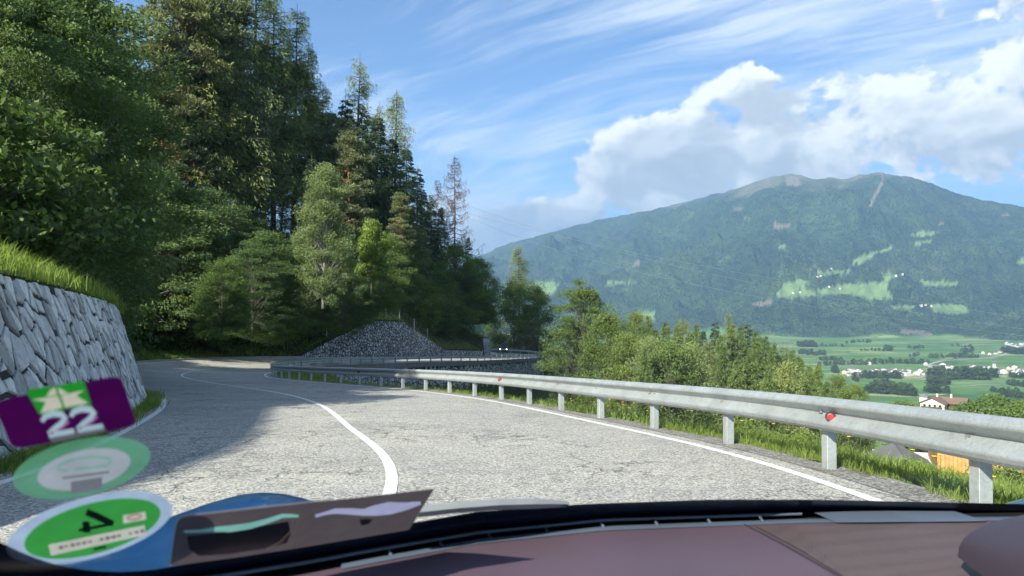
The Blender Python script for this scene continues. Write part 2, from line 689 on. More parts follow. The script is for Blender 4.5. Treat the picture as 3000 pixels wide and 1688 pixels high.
def mat_leaf(name, dark, light, trans=0.35, hue=0.0):
    m, nt, out = new_mat(name)
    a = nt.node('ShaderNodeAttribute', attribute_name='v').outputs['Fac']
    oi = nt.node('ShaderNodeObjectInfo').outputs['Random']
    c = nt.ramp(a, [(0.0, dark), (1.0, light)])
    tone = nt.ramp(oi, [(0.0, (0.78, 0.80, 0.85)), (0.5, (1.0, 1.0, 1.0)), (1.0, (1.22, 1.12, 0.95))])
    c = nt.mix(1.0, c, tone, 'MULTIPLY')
    d = nt.node('ShaderNodeBsdfPrincipled')
    nt.put(d.inputs['Base Color'], c)
    d.inputs['Roughness'].default_value = 0.55
    d.inputs['Specular IOR Level'].default_value = 0.25
    t = nt.node('ShaderNodeBsdfTranslucent')
    nt.put(t.inputs[0], nt.mix(1.0, c, (1.25, 1.35, 0.6, 1), 'MULTIPLY'))
    mx = nt.node('ShaderNodeMixShader')
    mx.inputs[0].default_value = trans
    nt.l.new(d.outputs[0], mx.inputs[1])
    nt.l.new(t.outputs[0], mx.inputs[2])
    nt.l.new(mx.outputs[0], out.inputs[0])
    return m


def mat_bark(name, lo, hi, top=None, z0=0.3, z1=0.6):
    m, nt, out = new_mat(name)
    co = obj_co(nt)
    n = nt.noise(nt.mapping(co, scale=(5, 5, 1.2)), 3, 5, 0.7)
    c = nt.ramp(n, [(0.3, lo), (0.7, hi)])
    if top:
        z = nt.xyz(nt.node('ShaderNodeTexCoord').outputs['Generated'])[2]
        c2 = nt.ramp(n, [(0.3, tuple(q * 0.7 for q in top)), (0.7, top)])
        c = nt.mix(nt.maprange(z, z0, z1), c, c2)
    principled(nt, out, c, 0.9, 0, 0.15, nt.bump(n, 0.8, 0.05))
    return m


def mat_galv():
    m, nt, out = new_mat('galvanised_steel')
    p = geo_pos(nt)
    v = nt.xyz(nt.voronoi(p, 55, out='Color'))[0]
    n = nt.noise(p, 2.4, 6, 0.65)
    st = nt.noise(nt.mapping(p, scale=(6, 6, 0.7)), 3, 5, 0.6)
    c = nt.ramp(nt.math('ADD', nt.math('MULTIPLY', v, 0.22), nt.math('MULTIPLY', n, 0.78)),
                [(0.25, (0.31, 0.335, 0.34)), (0.7, (0.46, 0.495, 0.505))])
    c = nt.mix(nt.maprange(st, 0.54, 0.74, 0, 0.45), c, (0.24, 0.23, 0.205, 1))
    principled(nt, out, c, nt.math('ADD', nt.math('MULTIPLY', n, 0.2), 0.40), 0.45, 0.5, nt.bump(n, 0.12, 0.02))
    return m


M = {}
M['asphalt'] = mat_asphalt()
M['paint'] = mat_paint()
M['soil'] = mat_ground()
M['floor'] = mat_forest_floor()
M['gravel'] = mat_gravel()
M['galv'] = mat_galv()
M['stone_pale'] = mat_stone('pale_granite', [(0.0, (0.30, 0.30, 0.285)), (0.18, (0.50, 0.505, 0.49)), (0.55, (0.68, 0.68, 0.655)), (1.0, (0.78, 0.775, 0.745))])
M['stone_grey'] = mat_stone('grey_granite', [(0.0, (0.17, 0.175, 0.18)), (0.3, (0.30, 0.31, 0.31)), (1.0, (0.47, 0.48, 0.48))], 5, 0.5)
M['mortar'] = simple('mortar', (0.028, 0.028, 0.026), 0.95, var=0.5, scale=6, bump=0.6)
M['concrete'] = simple('concrete', (0.12, 0.12, 0.115), 0.9, var=0.3, scale=2, bump=0.3)
M['kerb'] = simple('kerb_stone', (0.30, 0.30, 0.29), 0.9, var=0.3, scale=4, bump=0.4)

# ------------------------------------------------------------------ road surface and markings
I0, I1 = 0, NS - 1


def strip(name, i0, i1, step, ts, mat, dz=0.0, kind=None, label=None):
    V, F = [], []
    idx = np.arange(i0, i1 + 0.001, step)
    for i in idx:
        T = ts(i) if callable(ts) else ts
        for t in T:
            V.append(road_pt(i, t, dz))
    n = len(ts(i0) if callable(ts) else ts)
    for a in range(len(idx) - 1):
        for b in range(n - 1):
            q = a * n + b
            F.append((q, q + n, q + n + 1, q + 1))
    F = [tuple(reversed(f)) for f in F]
    o = link(name, mesh_data(name, V, F, mat, True))
    if kind:
        tag(o, label, None, None, kind)
    return o


def rw(i):
    return float(RW[int(min(max(i, 0), NS - 1))])


def cw(i):
    i = min(max(float(i), 0), NS - 1.001)
    k = int(i)
    return float(CW[k] + (CW[k + 1] - CW[k]) * (i - k))


road = strip('road', I0, I1, 1, lambda i: [-0.32 + (rw(i) + 0.82) * k / 12 for k in range(13)], M['asphalt'], 0.0, 'structure',
             'worn grey asphalt road curving down the hillside')
strip('edge_line', I0, I1, 1, [-0.06, 0.06], M['paint'], 0.005, 'structure', 'white edge line along the guardrail')
strip('centre_line', I0, I1, 1, lambda i: [cw(i) - 0.057, cw(i) + 0.057], M['paint'], 0.005, 'structure', 'white centre line of the road')
strip('edge_line', I0, I1, 1, lambda i: [rw(i) - 0.07, rw(i) + 0.05], M['paint'], 0.005, 'structure', 'white edge line below the stone wall')
strip('gravel_verge', I0, sidx(70), 1, lambda i: [-0.30, -0.55 - 0.10 * math.sin(i * 0.7) - 0.08 * math.sin(i * 1.9), -0.75], M['gravel'], 0.006, 'structure',
      'gravel verge between asphalt and grass')

# ------------------------------------------------------------------ heights of the ground
OW = 0.42                                              # gap between the left line and the wall or kerb
OUT = np.array([road_pt(i, RW[i] + OW) for i in range(NS)])   # outer edge of the road
OPX, OPY, _ = project(OUT)
I75 = sidx(76)
I_END = sidx(136)


def wall_height(i):
    """height of the stone wall along the outer edge, metres (0 = kerb only)"""
    y = OUT[i, 1]
    if i < I75:
        return float(lerp_tab(y, [(-40, 1.9), (5, 2.05), (12, 2.30), (20, 2.55), (24, 2.5), (30, 1.5), (34, 0.0)]))
    p = OPX[i]
    if i <= I_END + 30 and OUT[i, 1] < 135:
        return float(lerp_tab(p, [(860, 0.0), (880, 0.15), (1098, 4.7), (1192, 4.75), (1306, 0.85), (1416, 0.8), (1420, 3.7), (1470, 3.4), (1500, 3.0)]))
    return 3.0


WH = np.array([wall_height(i) for i in range(NS)])
BAT = np.where(np.arange(NS) < I75, 0.30, 0.10)


def hill_rise(t, i):
    s1 = np.where(i < sidx(27), 0.50, np.where(i < I75, 0.22, 0.45))
    return s1 * np.minimum(t, 3) + 0.52 * np.clip(t - 3, 0, 38) + 0.08 * np.maximum(t - 41, 0)


def hill_z(x, y):
    """height of the wooded slope left of the road"""
    d2 = (OUT[:I_END, 0] - x) ** 2 + (OUT[:I_END, 1] - y) ** 2
    i = int(np.argmin(d2))
    t = math.sqrt(d2[i])
    h = WH[i]
    t = max(0.0, t - BAT[i] * h)
    return float(OUT[i, 2] + h + 0.03 + hill_rise(t, i) + 0.9 * fbm(x * 0.11, y * 0.11, 3) * min(1, t / 6)), t, i


V_TAB = [(0, -14), (40, -20), (80, -25), (150, -30), (250, -36.0), (310, -38.5), (335, -45), (700, -112), (1250, -196), (1600, -205), (3000, -203), (4500, -197), (20000, -197)]
RIDGE = [(-4000, 560), (600, 745), (1000, 752), (1300, 745), (1445, 727), (1520, 706), (1600, 685), (1680, 662), (1705, 658), (1760, 642), (1900, 615), (2000, 592), (2130, 560),
         (2200, 536), (2250, 520), (2285, 512), (2320, 507), (2350, 514), (2385, 524), (2430, 519), (2480, 521), (2520, 511), (2575, 503), (2610, 510), (2660, 514),
         (2720, 532), (2790, 561), (2900, 588), (3000, 606), (3300, 660), (3800, 600), (6000, 560), (9000, 640)]
RIDGE_D = [(-4000, 7000), (1300, 9000), (1700, 8800), (2100, 8000), (2300, 7000), (2575, 6700), (3000, 6600), (4000, 6500), (9000, 6500)]
BASE_D = [(-4000, 3000), (1300, 5200), (1900, 4600), (2250, 4300), (2500, 4250), (2800, 4100), (3000, 3800), (4000, 3200), (9000, 3000)]


def big_z(x, y):
    x = np.asarray(x, float)
    y = np.asarray(y, float)
    r = np.hypot(x, y)
    az = np.arctan2(x, y)
    # px column of this bearing (clamped to the forward half)
    px = 1500 + FPX * np.tan(np.clip(az, -1.25, 1.25))
    v = lerp_tab(r, V_TAB)
    v = v + fbm(x / 140, y / 140, 4) * 3.0 * np.clip((r - 120) / 300, 0, 1)
    v = v + np.clip((r - 1400) / 600, 0, 1) * fbm(x / 700 + 3, y / 700, 3) * 6
    rr = lerp_tab(px, RIDGE_D) / np.maximum(np.cos(np.clip(az, -1.25, 1.25)), 0.3)
    rr = np.minimum(rr, 11000)
    rb = np.minimum(lerp_tab(px, BASE_D) / np.maximum(np.cos(np.clip(az, -1.25, 1.25)), 0.3), rr - 1800)
    top = CAMH + (HORIZ - lerp_tab(px, RIDGE) + 5.0 * fbm(px / 38, px * 0 + 0.5, 4)) / FPX * rr * np.cos(np.clip(az, -1.25, 1.25))
    q = (r - rb) / (rr - rb)
    qc = np.clip(q, 0, 1)
    prof = qc ** 1.12
    rel = (ridged(x / 1500 + 2.2, y / 1500 + 0.7, 5) - 0.45) * 640 + (ridged(x / 420, y / 420, 4) - 0.45) * 110
    rel = rel + (ridged(az * 9 + 0.5 * fbm(x / 1300, y / 1300, 3), r / 3000 + 4.4, 4) - 0.45) * 260
    rel = rel * np.sin(np.pi * qc ** 0.8) ** 0.9
    small = fbm(x / 75, y / 75, 3) * 34 * np.clip(q * 8, 0, 1) * np.clip((1.002 - q) * 14, 0.22, 1)
    mt = v + (top - v) * prof + rel + small
    mt = np.where(q > 1, top - (q - 1) * 1500 + small, mt)
    z = np.where(q > 0, mt, v)
    # the near hill on the left of the road
    left = np.clip((-az - 0.02) / 0.10, 0, 1)
    left = np.where(y < 0, np.clip((-x - 20) / 40, 0, 1), left)
    zl = np.where(r < 130, -34, np.interp(r, [130, 175, 400, 3000], [-34, 6, 20, 250]))
    return z * (1 - left) + zl * left


def edge_drop(t, i):
    """drop of the slope right of the road, t metres out from the edge line"""
    far = np.clip((EP[i, 1] - 66) / 14, 0, 1)
    near = 0.03 + 0.085 * np.clip(t - 0.5, 0, 10) + 0.042 * np.clip(t - 0.6, 0, 9) ** 2 + 0.62 * np.maximum(t - 9.6, 0)
    steep = np.clip((t - 0.35) / 0.5, 0, 1) * 5.2 + 0.42 * np.maximum(t - 1, 0)
    return near * (1 - far) + steep * far


def local_z(x, y):
    x = np.atleast_1d(np.asarray(x, float))
    y = np.atleast_1d(np.asarray(y, float))
    z = np.empty(len(x))
    for a in range(0, len(x), 4000):
        xs, ys = x[a:a + 4000], y[a:a + 4000]
        d2 = (xs[:, None] - EP[None, :, 0]) ** 2 + (ys[:, None] - EP[None, :, 1]) ** 2
        i = np.argmin(d2, axis=1)
        sg = (xs - EP[i, 0]) * EN[i, 0] + (ys - EP[i, 1]) * EN[i, 1]
        t = np.sqrt(d2[np.arange(len(i)), i])
        zr = EZ[i] - SLOPE * EP[i, 1]
        zz = zr - edge_drop(t, i)
        low = lerp_tab(np.hypot(xs, ys), V_TAB) + fbm(xs / 9, ys / 9, 3) * 0.5
        k = 1.5
        zz = np.where(zz > low, zz, low + (zz - low) * 0.03)
        zz = zz + fbm(xs / 2.1, ys / 2.1, 3) * 0.10 * np.clip(t / 3, 0, 1)
        zz = np.where(sg > 0.05, zr - 0.55, zz)
        z[a:a + 4000] = zz
    return z


LX0, LX1, LY0, LY1 = -24.0, 72.0, -14.0, 176.0


def ground_z(x, y):
    if LX0 < x < LX1 and LY0 < y < LY1:
        return float(local_z([x], [y])[0])
    return float(big_z(np.array([x]), np.array([y]))[0])


def grid_mesh(name, X, Y, Z, mat, kind='structure', label=None, attr=None, keep=None):
    ny, nx = X.shape
    V = np.c_[X.ravel(), Y.ravel(), Z.ravel()]
    a = (np.arange(ny - 1)[:, None] * nx + np.arange(nx - 1)[None, :]).ravel()
    F = np.c_[a, a + 1, a + nx + 1, a + nx]
    if keep is not None:
        F = F[keep(V, F)]
    o = link(name, mesh_data(name, V, F, mat, True, attr))
    tag(o, label, None, None, kind)
    return o


# slope right of the road
gx = np.arange(LX0, LX1 + 0.1, 0.8)
gy = np.arange(LY0, LY1 + 0.1, 0.8)
X, Y = np.meshgrid(gx, gy)
Z = local_z(X.ravel(), Y.ravel()).reshape(X.shape)
grid_mesh('slope', X, Y, Z - 0.06, M['soil'], 'structure', 'grassy slope falling away below the guardrail')

# verge laid along the rail
ts = [0.62, 0.8, 1.0, 1.4, 1.9, 2.5, 3.2, 4.0, 5.0, 6.5]
ii = np.arange(0, sidx(64), 1)
P = [[(lambda p: (p[0], p[1], p[2] - float(edge_drop(t, i)) + 0.05 * float(fbm(p[0] * 1.3, p[1] * 1.3, 2))))(road_pt(i, -t)) for t in ts] for i in ii]
P = np.array(P)
grid_mesh('verge', P[:, :, 0], P[:, :, 1], P[:, :, 2] + 0.035, M['soil'], 'structure', 'grass verge behind the guardrail posts')

# wooded slope left of the road
tt = np.r_[0, 0.4, 0.9, 1.5, 2.2, 3, 4, 5.5, 7, 9, 11, 14, 17, 20, 24, 28, 33, 38, 44, 52, 64]
ii = np.arange(0, I_END, 2)
Xh = np.zeros((len(ii), len(tt)))
Yh = Xh.copy()
Zh = Xh.copy()
for a, i in enumerate(ii):
    for b, t in enumerate(tt):
        u = t + BAT[i] * WH[i] + 0.06
        Xh[a, b] = OUT[i, 0] + EN[i, 0] * u
        Yh[a, b] = OUT[i, 1] + EN[i, 1] * u
        Zh[a, b] = OUT[i, 2] + WH[i] + 0.03 + hill_rise(t, i)
Zh += 0.9 * fbm(Xh * 0.11, Yh * 0.11, 3) * np.minimum(1, tt[None, :] / 6)
grid_mesh('hillside', Xh, Yh, Zh, M['floor'], 'structure', 'shady forest floor rising above the road')

# ------------------------------------------------------------------ valley and mountain: one sheet to the horizon
az = np.r_[np.linspace(-180, -40, 40)[:-1], np.linspace(-40, -3, 60)[:-1], np.linspace(-3, 36, 500), np.linspace(36, 180, 60)[1:]]
rad = np.r_[np.geomspace(60, 1300, 60)[:-1], np.linspace(1300, 4200, 110)[:-1], np.linspace(4200, 9300, 220), np.geomspace(9300, 14000, 14)[1:]]
A, RR = np.meshgrid(np.radians(az), rad)
X, Y = RR * np.sin(A), RR * np.cos(A)
Z = big_z(X.ravel(), Y.ravel()).reshape(X.shape)


def in_poly(x, y, poly):
    c = np.zeros(x.shape, bool)
    n = len(poly)
    j = n - 1
    for i in range(n):
        xi, yi = poly[i]
        xj, yj = poly[j]
        with np.errstate(divide='ignore', invalid='ignore'):
            k = ((yi > y) != (yj > y)) & (x < (xj - xi) * (y - yi) / (yj - yi + 1e-12) + xi)
        c ^= k
        j = i
    return c


MEADOW = [[(1600, 722), (1700, 700), (1880, 690), (1940, 680), (1930, 720), (1960, 765), (1850, 770), (1740, 742), (1480, 762), (1400, 755), (1440, 690), (1520, 675), (1570, 690), (1500, 722)],
          [(1750, 595), (1800, 570), (1860, 545), (1950, 525), (1960, 532), (1880, 555), (1800, 600)],
          [(1600, 640), (1680, 630), (1760, 625), (1750, 640), (1620, 660)],
          [(2040, 465), (2080, 450), (2180, 445), (2170, 460), (2100, 475)],
          [(2030, 505), (2140, 488), (2130, 500), (2060, 515)],
          [(1900, 645), (1950, 645), (1965, 660), (1920, 680)],
          [(2085, 680), (2260, 685), (2260, 705), (2100, 705)],
          [(2130, 800), (2200, 790), (2290, 795), (2320, 830), (2250, 840), (2140, 825)],
          [(1940, 797), (2060, 800), (2070, 812), (1960, 815)],
          [(2530, 600), (2600, 560), (2640, 600), (2600, 612)],
          [(605, 685), (750, 682), (755, 695), (610, 695)],
          [(745, 835), (830, 830), (830, 870), (780, 875)],
          [(270, 690), (390, 685), (340, 750), (300, 745)],
          [(1410, 515), (1450, 508), (1455, 525), (1420, 528)]]
BARE = [[(1200, 335), (1250, 335), (1245, 350), (1205, 348)], [(1390, 410), (1470, 405), (1472, 425), (1400, 430)],
        [(720, 590), (770, 590), (760, 610), (730, 612)], [(1903, 170), (1916, 200), (1884, 280), (1852, 332), (1840, 332), (1878, 250), (1900, 205)],
        [(1255, 378), (1285, 378), (1280, 390), (1258, 390)], [(2465, 368), (2505, 365), (2505, 376), (2470, 378)],
        [(1290, 785), (1400, 770), (1360, 800), (1300, 800)], [(2000, 905), (2150, 930), (2130, 945), (1990, 925)],
        [(1460, 190), (1500, 185), (1530, 215), (1520, 235), (1450, 230)], [(2170, 408), (2205, 400), (2200, 415), (2175, 420)]]
toz = lambda poly: [(1400 + p[0] / 1.61, 400 + p[1] / 1.61) for p in poly]
PX, PY, FF = project(np.c_[X.ravel(), Y.ravel(), Z.ravel()])
PX += fbm(X.ravel() / 45, Y.ravel() / 45, 2) * 5
PY += fbm(X.ravel() / 45 + 9, Y.ravel() / 45, 2) * 2.5
front = (FF > 0) & (RR.ravel() > 3000)
md = np.zeros(X.size)
br = np.zeros(X.size)
for p in MEADOW:
    md = np.maximum(md, (in_poly(PX, PY, toz(p)) & front) * 1.0)
for p in BARE:
    br = np.maximum(br, (in_poly(PX, PY, toz(p)) & front) * 1.0)
# how far up the mountain (0 valley, 1 ridge), to tell valley floor from woods and from the bare summit
pxc = 1500 + FPX * np.tan(np.clip(A.ravel(), -1.25, 1.25))
cs = np.maximum(np.cos(np.clip(A.ravel(), -1.25, 1.25)), 0.3)
rr_ = np.minimum(lerp_tab(pxc, RIDGE_D) / cs, 11000)
rb_ = np.minimum(lerp_tab(pxc, BASE_D) / cs, rr_ - 1800)
up = np.clip((RR.ravel() - rb_) / (rr_ - rb_), -0.2, 1.2)
wood = np.clip((up + 0.012 + fbm(X.ravel() / 300, Y.ravel() / 300, 4) * 0.035) * 60, 0, 1)
wood = np.where(RR.ravel() < 1250, np.clip(fbm(X.ravel() / 90, Y.ravel() / 90, 4) * 3 + 0.5, 0, 1) * (RR.ravel() > 345), wood)
alp = np.clip((Z.ravel() - 1010 + fbm(X.ravel() / 250, Y.ravel() / 250, 4) * 260) / 160, 0, 1)
# the nearer field behind the right group of trees stays meadow
md = np.where((RR.ravel() > 150) & (RR.ravel() < 345), 1.0, md)


def mat_land():
    m, nt, out = new_mat('valley_land')
    p = geo_pos(nt)
    at_ = lambda n: nt.node('ShaderNodeAttribute', attribute_name=n).outputs['Fac']
    # fields: long strips of differing green
    fp = nt.mapping(p, rot=(0, 0, R(24)), scale=(0.0055, 0.0140, 0.0))
    fp = nt.vmath('ADD', fp, nt.vmath('SCALE', nt.noise(p, 0.004, 2, out='Color'), scale=0.8))
    fv = nt.xyz(nt.voronoi(fp, 1.0, out='Color'))[0]
    fields = nt.ramp(fv, [(0.0, (0.050, 0.120, 0.035)), (0.2, (0.10, 0.20, 0.055)), (0.4, (0.14, 0.235, 0.07)), (0.6, (0.075, 0.165, 0.05)), (0.75, (0.23, 0.30, 0.11)), (0.88, (0.095, 0.19, 0.06)), (1.0, (0.30, 0.30, 0.16))])
    fe = nt.voronoi(fp, 1.0, 'DISTANCE_TO_EDGE')
    hed = nt.math('MULTIPLY', nt.maprange(fe, 0.012, 0.03, 1, 0), nt.maprange(nt.noise(p, 0.006, 3), 0.46, 0.56))
    fields = nt.mix(nt.math('MULTIPLY', hed, 0.8), fields, (0.035, 0.07, 0.03, 1))
    fields = nt.mix(1.0, fields, nt.ramp(nt.noise(p, 0.02, 5), [(0.3, 0.82), (0.7, 1.12)]), 'MULTIPLY')
    # woods on the mountain: crowns as tight light and dark spots
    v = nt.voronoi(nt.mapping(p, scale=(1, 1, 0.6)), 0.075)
    n1 = nt.noise(p, 0.012, 6, 0.7)
    n2 = nt.noise(p, 0.0022, 4, 0.6)
    w = nt.math('ADD', nt.math('MULTIPLY', n1, 0.6), nt.math('MULTIPLY', n2, 0.4))
    woods = nt.ramp(w, [(0.34, (0.014, 0.034, 0.018)), (0.45, (0.032, 0.062, 0.026)), (0.56, (0.060, 0.102, 0.040)), (0.67, (0.115, 0.150, 0.062))])
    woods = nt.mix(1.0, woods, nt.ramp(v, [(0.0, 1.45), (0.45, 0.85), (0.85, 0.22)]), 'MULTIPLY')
    alpc = nt.ramp(nt.noise(p, 0.009, 6, 0.7), [(0.35, (0.075, 0.10, 0.05)), (0.55, (0.14, 0.135, 0.085)), (0.72, (0.22, 0.20, 0.165))])
    meadow = nt.ramp(nt.noise(p, 0.02, 4), [(0.3, (0.105, 0.175, 0.060)), (0.7, (0.165, 0.235, 0.090))])
    c = nt.mix(at_('wood'), fields, woods)
    c = nt.mix(at_('alp'), c, alpc)
    c = nt.mix(at_('meadow'), c, meadow)
    c = nt.mix(nt.math('MULTIPLY', at_('bare'), 0.75), c, (0.20, 0.17, 0.13, 1))
    h = nt.math('SUBTRACT', 1.0, v)
    hh = nt.math('MULTIPLY', h, nt.math('MULTIPLY', at_('wood'), nt.math('SUBTRACT', 1.0, at_('meadow'))))
    principled(nt, out, c, 0.95, 0, 0.1, nt.bump(hh, 0.9, 14.0))
    return m


M['land'] = mat_land()


def keep_sheet(V, F):
    c = V[F].mean(axis=1)
    ins = (c[:, 0] > LX0 + 6) & (c[:, 0] < LX1 - 3) & (c[:, 1] > LY0 + 4) & (c[:, 1] < LY1 - 3)
    return ~ins


grid_mesh('ground', X, Y, Z - 0.1, M['land'], 'structure', 'green valley floor with fields and the wooded mountain behind',
          {'meadow': md, 'bare': br, 'wood': wood, 'alp': alp}, keep_sheet)


# ------------------------------------------------------------------ stone walls: every stone its own piece
def clip_poly(poly, nx, ny, c):
    """keep the part of a polygon with nx*x + ny*y <= c"""
    out = []
    n = len(poly)
    for k in range(n):
        p, q = poly[k], poly[(k + 1) % n]
        dp, dq = nx * p[0] + ny * p[1] - c, nx * q[0] + ny * q[1] - c
        if dp <= 0:
            out.append(p)
        if dp * dq < 0:
            f = dp / (dp - dq)
            out.append((p[0] + (q[0] - p[0]) * f, p[1] + (q[1] - p[1]) * f))
    return out


def voronoi_cells(u0, u1, v1, cu, cv, shear, inside, rng, jit=0.58):
    """jittered cells in wall coordinates (u along, v up); inside(u, v) says whether a seed belongs to the wall"""
    nu, nv = int((u1 - u0) / cu) + 2, int(v1 / cv) + 2
    seeds = {}
    for a in range(-1, nu + 1):
        for b in range(-1, nv + 1):
            uu = u0 + (a + 0.5 * (b % 2) + rng.uniform(-jit, jit)) * cu
            vv = (b + 0.5 + rng.uniform(-jit, jit)) * cv
            seeds[(a, b)] = (uu + shear * vv, vv)
    cells = []
    k = cu / cv
    for (a, b), (su, sv) in seeds.items():
        if not inside(su, sv):
            continue
        poly = [(su - 2 * cu, sv - 2 * cv), (su + 2 * cu, sv - 2 * cv), (su + 2 * cu, sv + 2 * cv), (su - 2 * cu, sv + 2 * cv)]
        for da in (-2, -1, 0, 1, 2):
            for db in (-2, -1, 0, 1, 2):
                if (da or db) and (a + da, b + db) in seeds:
                    tu, tv = seeds[(a + da, b + db)]
                    # bisector in a metric that evens out the cell's length and height and its lean
                    f = lambda u, v: ((u - shear * v), v * k)
                    pu, pv = f(su, sv)
                    qu, qv = f(tu, tv)
                    gu, gv = qu - pu, qv - pv
                    c = (qu * qu + qv * qv - pu * pu - pv * pv) / 2
                    # gu*(u - shear v) + gv*k*v <= c
                    poly = clip_poly(poly, gu, gv * k - gu * shear, c)
                    if len(poly) < 3:
                        break
            if len(poly) < 3:
                break
        if len(poly) >= 3:
            cells.append(poly)
    return cells


def stone_solid(poly, joint, proud, rng, chamfer=True):
    """rings of (u, v, n) of one rough stone; joint is how far its edge stays from the neighbours"""
    pu = sum(p[0] for p in poly) / len(poly)
    pv = sum(p[1] for p in poly) / len(poly)
    if chamfer:
        q = []
        n = len(poly)
        for k in range(n):
            a, b, c = poly[k - 1], poly[k], poly[(k + 1) % n]
            f = 0.22
            q.append((b[0] + (a[0] - b[0]) * f, b[1] + (a[1] - b[1]) * f))
            q.append((b[0] + (c[0] - b[0]) * f, b[1] + (c[1] - b[1]) * f))
        poly = q
    # pull every side in by half a joint
    area = sum(poly[k][0] * poly[(k + 1) % len(poly)][1] - poly[(k + 1) % len(poly)][0] * poly[k][1] for k in range(len(poly)))
    sg = 1 if area > 0 else -1
    cut = list(poly)
    for k in range(len(poly)):
        a, b = poly[k], poly[(k + 1) % len(poly)]
        ex, ey = (b[0] - a[0]), (b[1] - a[1])
        l = math.hypot(ex, ey)
        if l < 1e-5:
            continue
        nx, ny = sg * ey / l, -sg * ex / l
        q = clip_poly(cut, nx, ny, nx * a[0] + ny * a[1] - joint / 2 * rng.uniform(0.5, 1.6))
        if len(q) >= 3:
            cut = q
    if len(cut) < 3:
        cut = poly
    poly = cut
    pu = sum(p[0] for p in poly) / len(poly)
    pv = sum(p[1] for p in poly) / len(poly)
    s0 = 1.0
    V = []
    n = len(poly)
    tu, tv = rng.uniform(-0.07, 0.07), rng.uniform(-0.07, 0.07)
    for sc, nn in ((s0, -0.03), (s0 * 0.985, proud * 0.60), (s0 * 0.91, proud)):
        for p in poly:
            w = 1 + rng.uniform(-0.05, 0.05)
            du, dv = (p[0] - pu) * sc * w, (p[1] - pv) * sc * w
            V.append((pu + du, pv + dv, nn + (du * tu + dv * tv) * (nn > 0)))
    V.append((pu, pv, proud * 1.05))
    F = []
    for r in range(2):
        for k in range(n):
            a, b = r * n + k, r * n + (k + 1) % n
            F.append((a, b, b + n, a + n))
    for k in range(n):
        F.append((2 * n + k, 2 * n + (k + 1) % n, 3 * n))
    return V, F


def wall_frame(i0):
    """maps (u metres along from index i0, v up, n out of the face) to the world, on the outer edge's battered face"""
    seg = np.r_[0, np.cumsum(np.linalg.norm(np.diff(OUT[:, :2], axis=0), axis=1))]
    s0 = seg[i0]

    def f(u, v, n):
        s = s0 + u
        i = float(np.interp(s, seg, np.arange(NS)))
        k = min(int(i), NS - 2)
        w = i - k
        p = OUT[k] * (1 - w) + OUT[k + 1] * w
        nn = EN[k] * (1 - w) + EN[k + 1] * w
        bt = BAT[min(k, NS - 1)]
        o = bt * v - n
        return (p[0] + nn[0] * o, p[1] + nn[1] * o, p[2] + v + n * bt)
    length = lambda i1: seg[i1] - s0
    hgt = lambda u: float(np.interp(np.interp(s0 + u, seg, np.arange(NS)), np.arange(NS), WH))
    return f, length, hgt


def build_wall(name, label, i0, i1, cu, cv, shear, joint, proud, stone_mat, cap_view, seed, chamfer=True, back=0.5, limit=300, name_group=None):
    rng = random.Random(seed)
    f, length, hgt = wall_frame(i0)
    L = length(i1)
    root = thing(name, label, 'wall', f(L / 2, 0, 0), 0, name_group)
    inv = Matrix.Translation(-Vector(f(L / 2, 0, 0)))
    loc = lambda p: tuple(inv @ Vector(p))
    # mortar body with a top and a back
    V, F = [], []
    us = np.linspace(0, L, max(3, int(L / 0.5)))
    for u in us:
        h = max(0.02, hgt(u))
        V += [loc(f(u, -0.3, 0)), loc(f(u, h, 0.0)), loc(f(u, h + 0.02, -back)), loc(f(u, -0.3, -back - 0.3))]
    for a in range(len(us) - 1):
        q = a * 4
        F += [(q, q + 4, q + 5, q + 1), (q + 1, q + 5, q + 6, q + 2), (q + 2, q + 6, q + 7, q + 3)]
    F += [(0, 1, 2, 3), tuple(reversed([len(V) - 4 + k for k in range(4)]))]
    link('mortar_body', mesh_data('mortar_body', V, F, M['mortar']), root)
    vmax = float(max(hgt(u) for u in us)) + 0.2
    cells = voronoi_cells(0, L, vmax, cu, cv, shear, lambda u, v: -0.5 * cv < v < hgt(u) + 0.5 * cv and 0.02 < u < L - 0.02, rng)
    solids = []
    for poly in cells:
        # keep stones under the coping line and above the ground
        um = sum(p[0] for p in poly) / len(poly)
        h = hgt(um)
        h2 = hgt(um + 0.1)
        sl = (h2 - h) / 0.1
        poly = clip_poly(poly, -sl, 1.0, h - sl * um + 0.01)
        if len(poly) >= 3:
            poly = clip_poly(poly, 0.0, -1.0, 0.12)
        if len(poly) >= 3:
            poly = clip_poly(poly, -1.0, 0.0, 0.0)
        if len(poly) >= 3:
            poly = clip_poly(poly, 1.0, 0.0, L)
        if len(poly) < 3:
            continue
        ar = 0.5 * abs(sum(poly[k][0] * poly[(k + 1) % len(poly)][1] - poly[(k + 1) % len(poly)][0] * poly[k][1] for k in range(len(poly))))
        if ar < cu * cv * 0.10:
            continue
        Vs, Fs = stone_solid(poly, joint * rng.uniform(0.7, 1.4), proud * rng.uniform(0.6, 1.35), rng, chamfer)
        W = [f(*v) for v in Vs]
        c = np.mean(np.array(W), axis=0)
        px, py, ff = project(c[None, :])
        vis = cap_view(px[0], py[0], ff[0])
        solids.append((ar / max(ff[0], 0.5) ** 2 * (1.0 if vis else 1e-4), W, Fs, vis))
    solids.sort(key=lambda s: -s[0])
    rest = MB()
    for k, (sz, W, Fs, vis) in enumerate(solids):
        if k < limit and vis:
            c = np.mean(np.array(W), axis=0)
            me = mesh_data('stone', [tuple(np.array(w) - c) for w in W], Fs, stone_mat)
            link('stone', me, root, tuple(inv @ Vector(c)))
        else:
            rest.add([loc(w) for w in W], Fs)
    if rest.V:
        o = rest.obj('small_stones', stone_mat, root)
        o['kind'] = 'stuff'
    return root


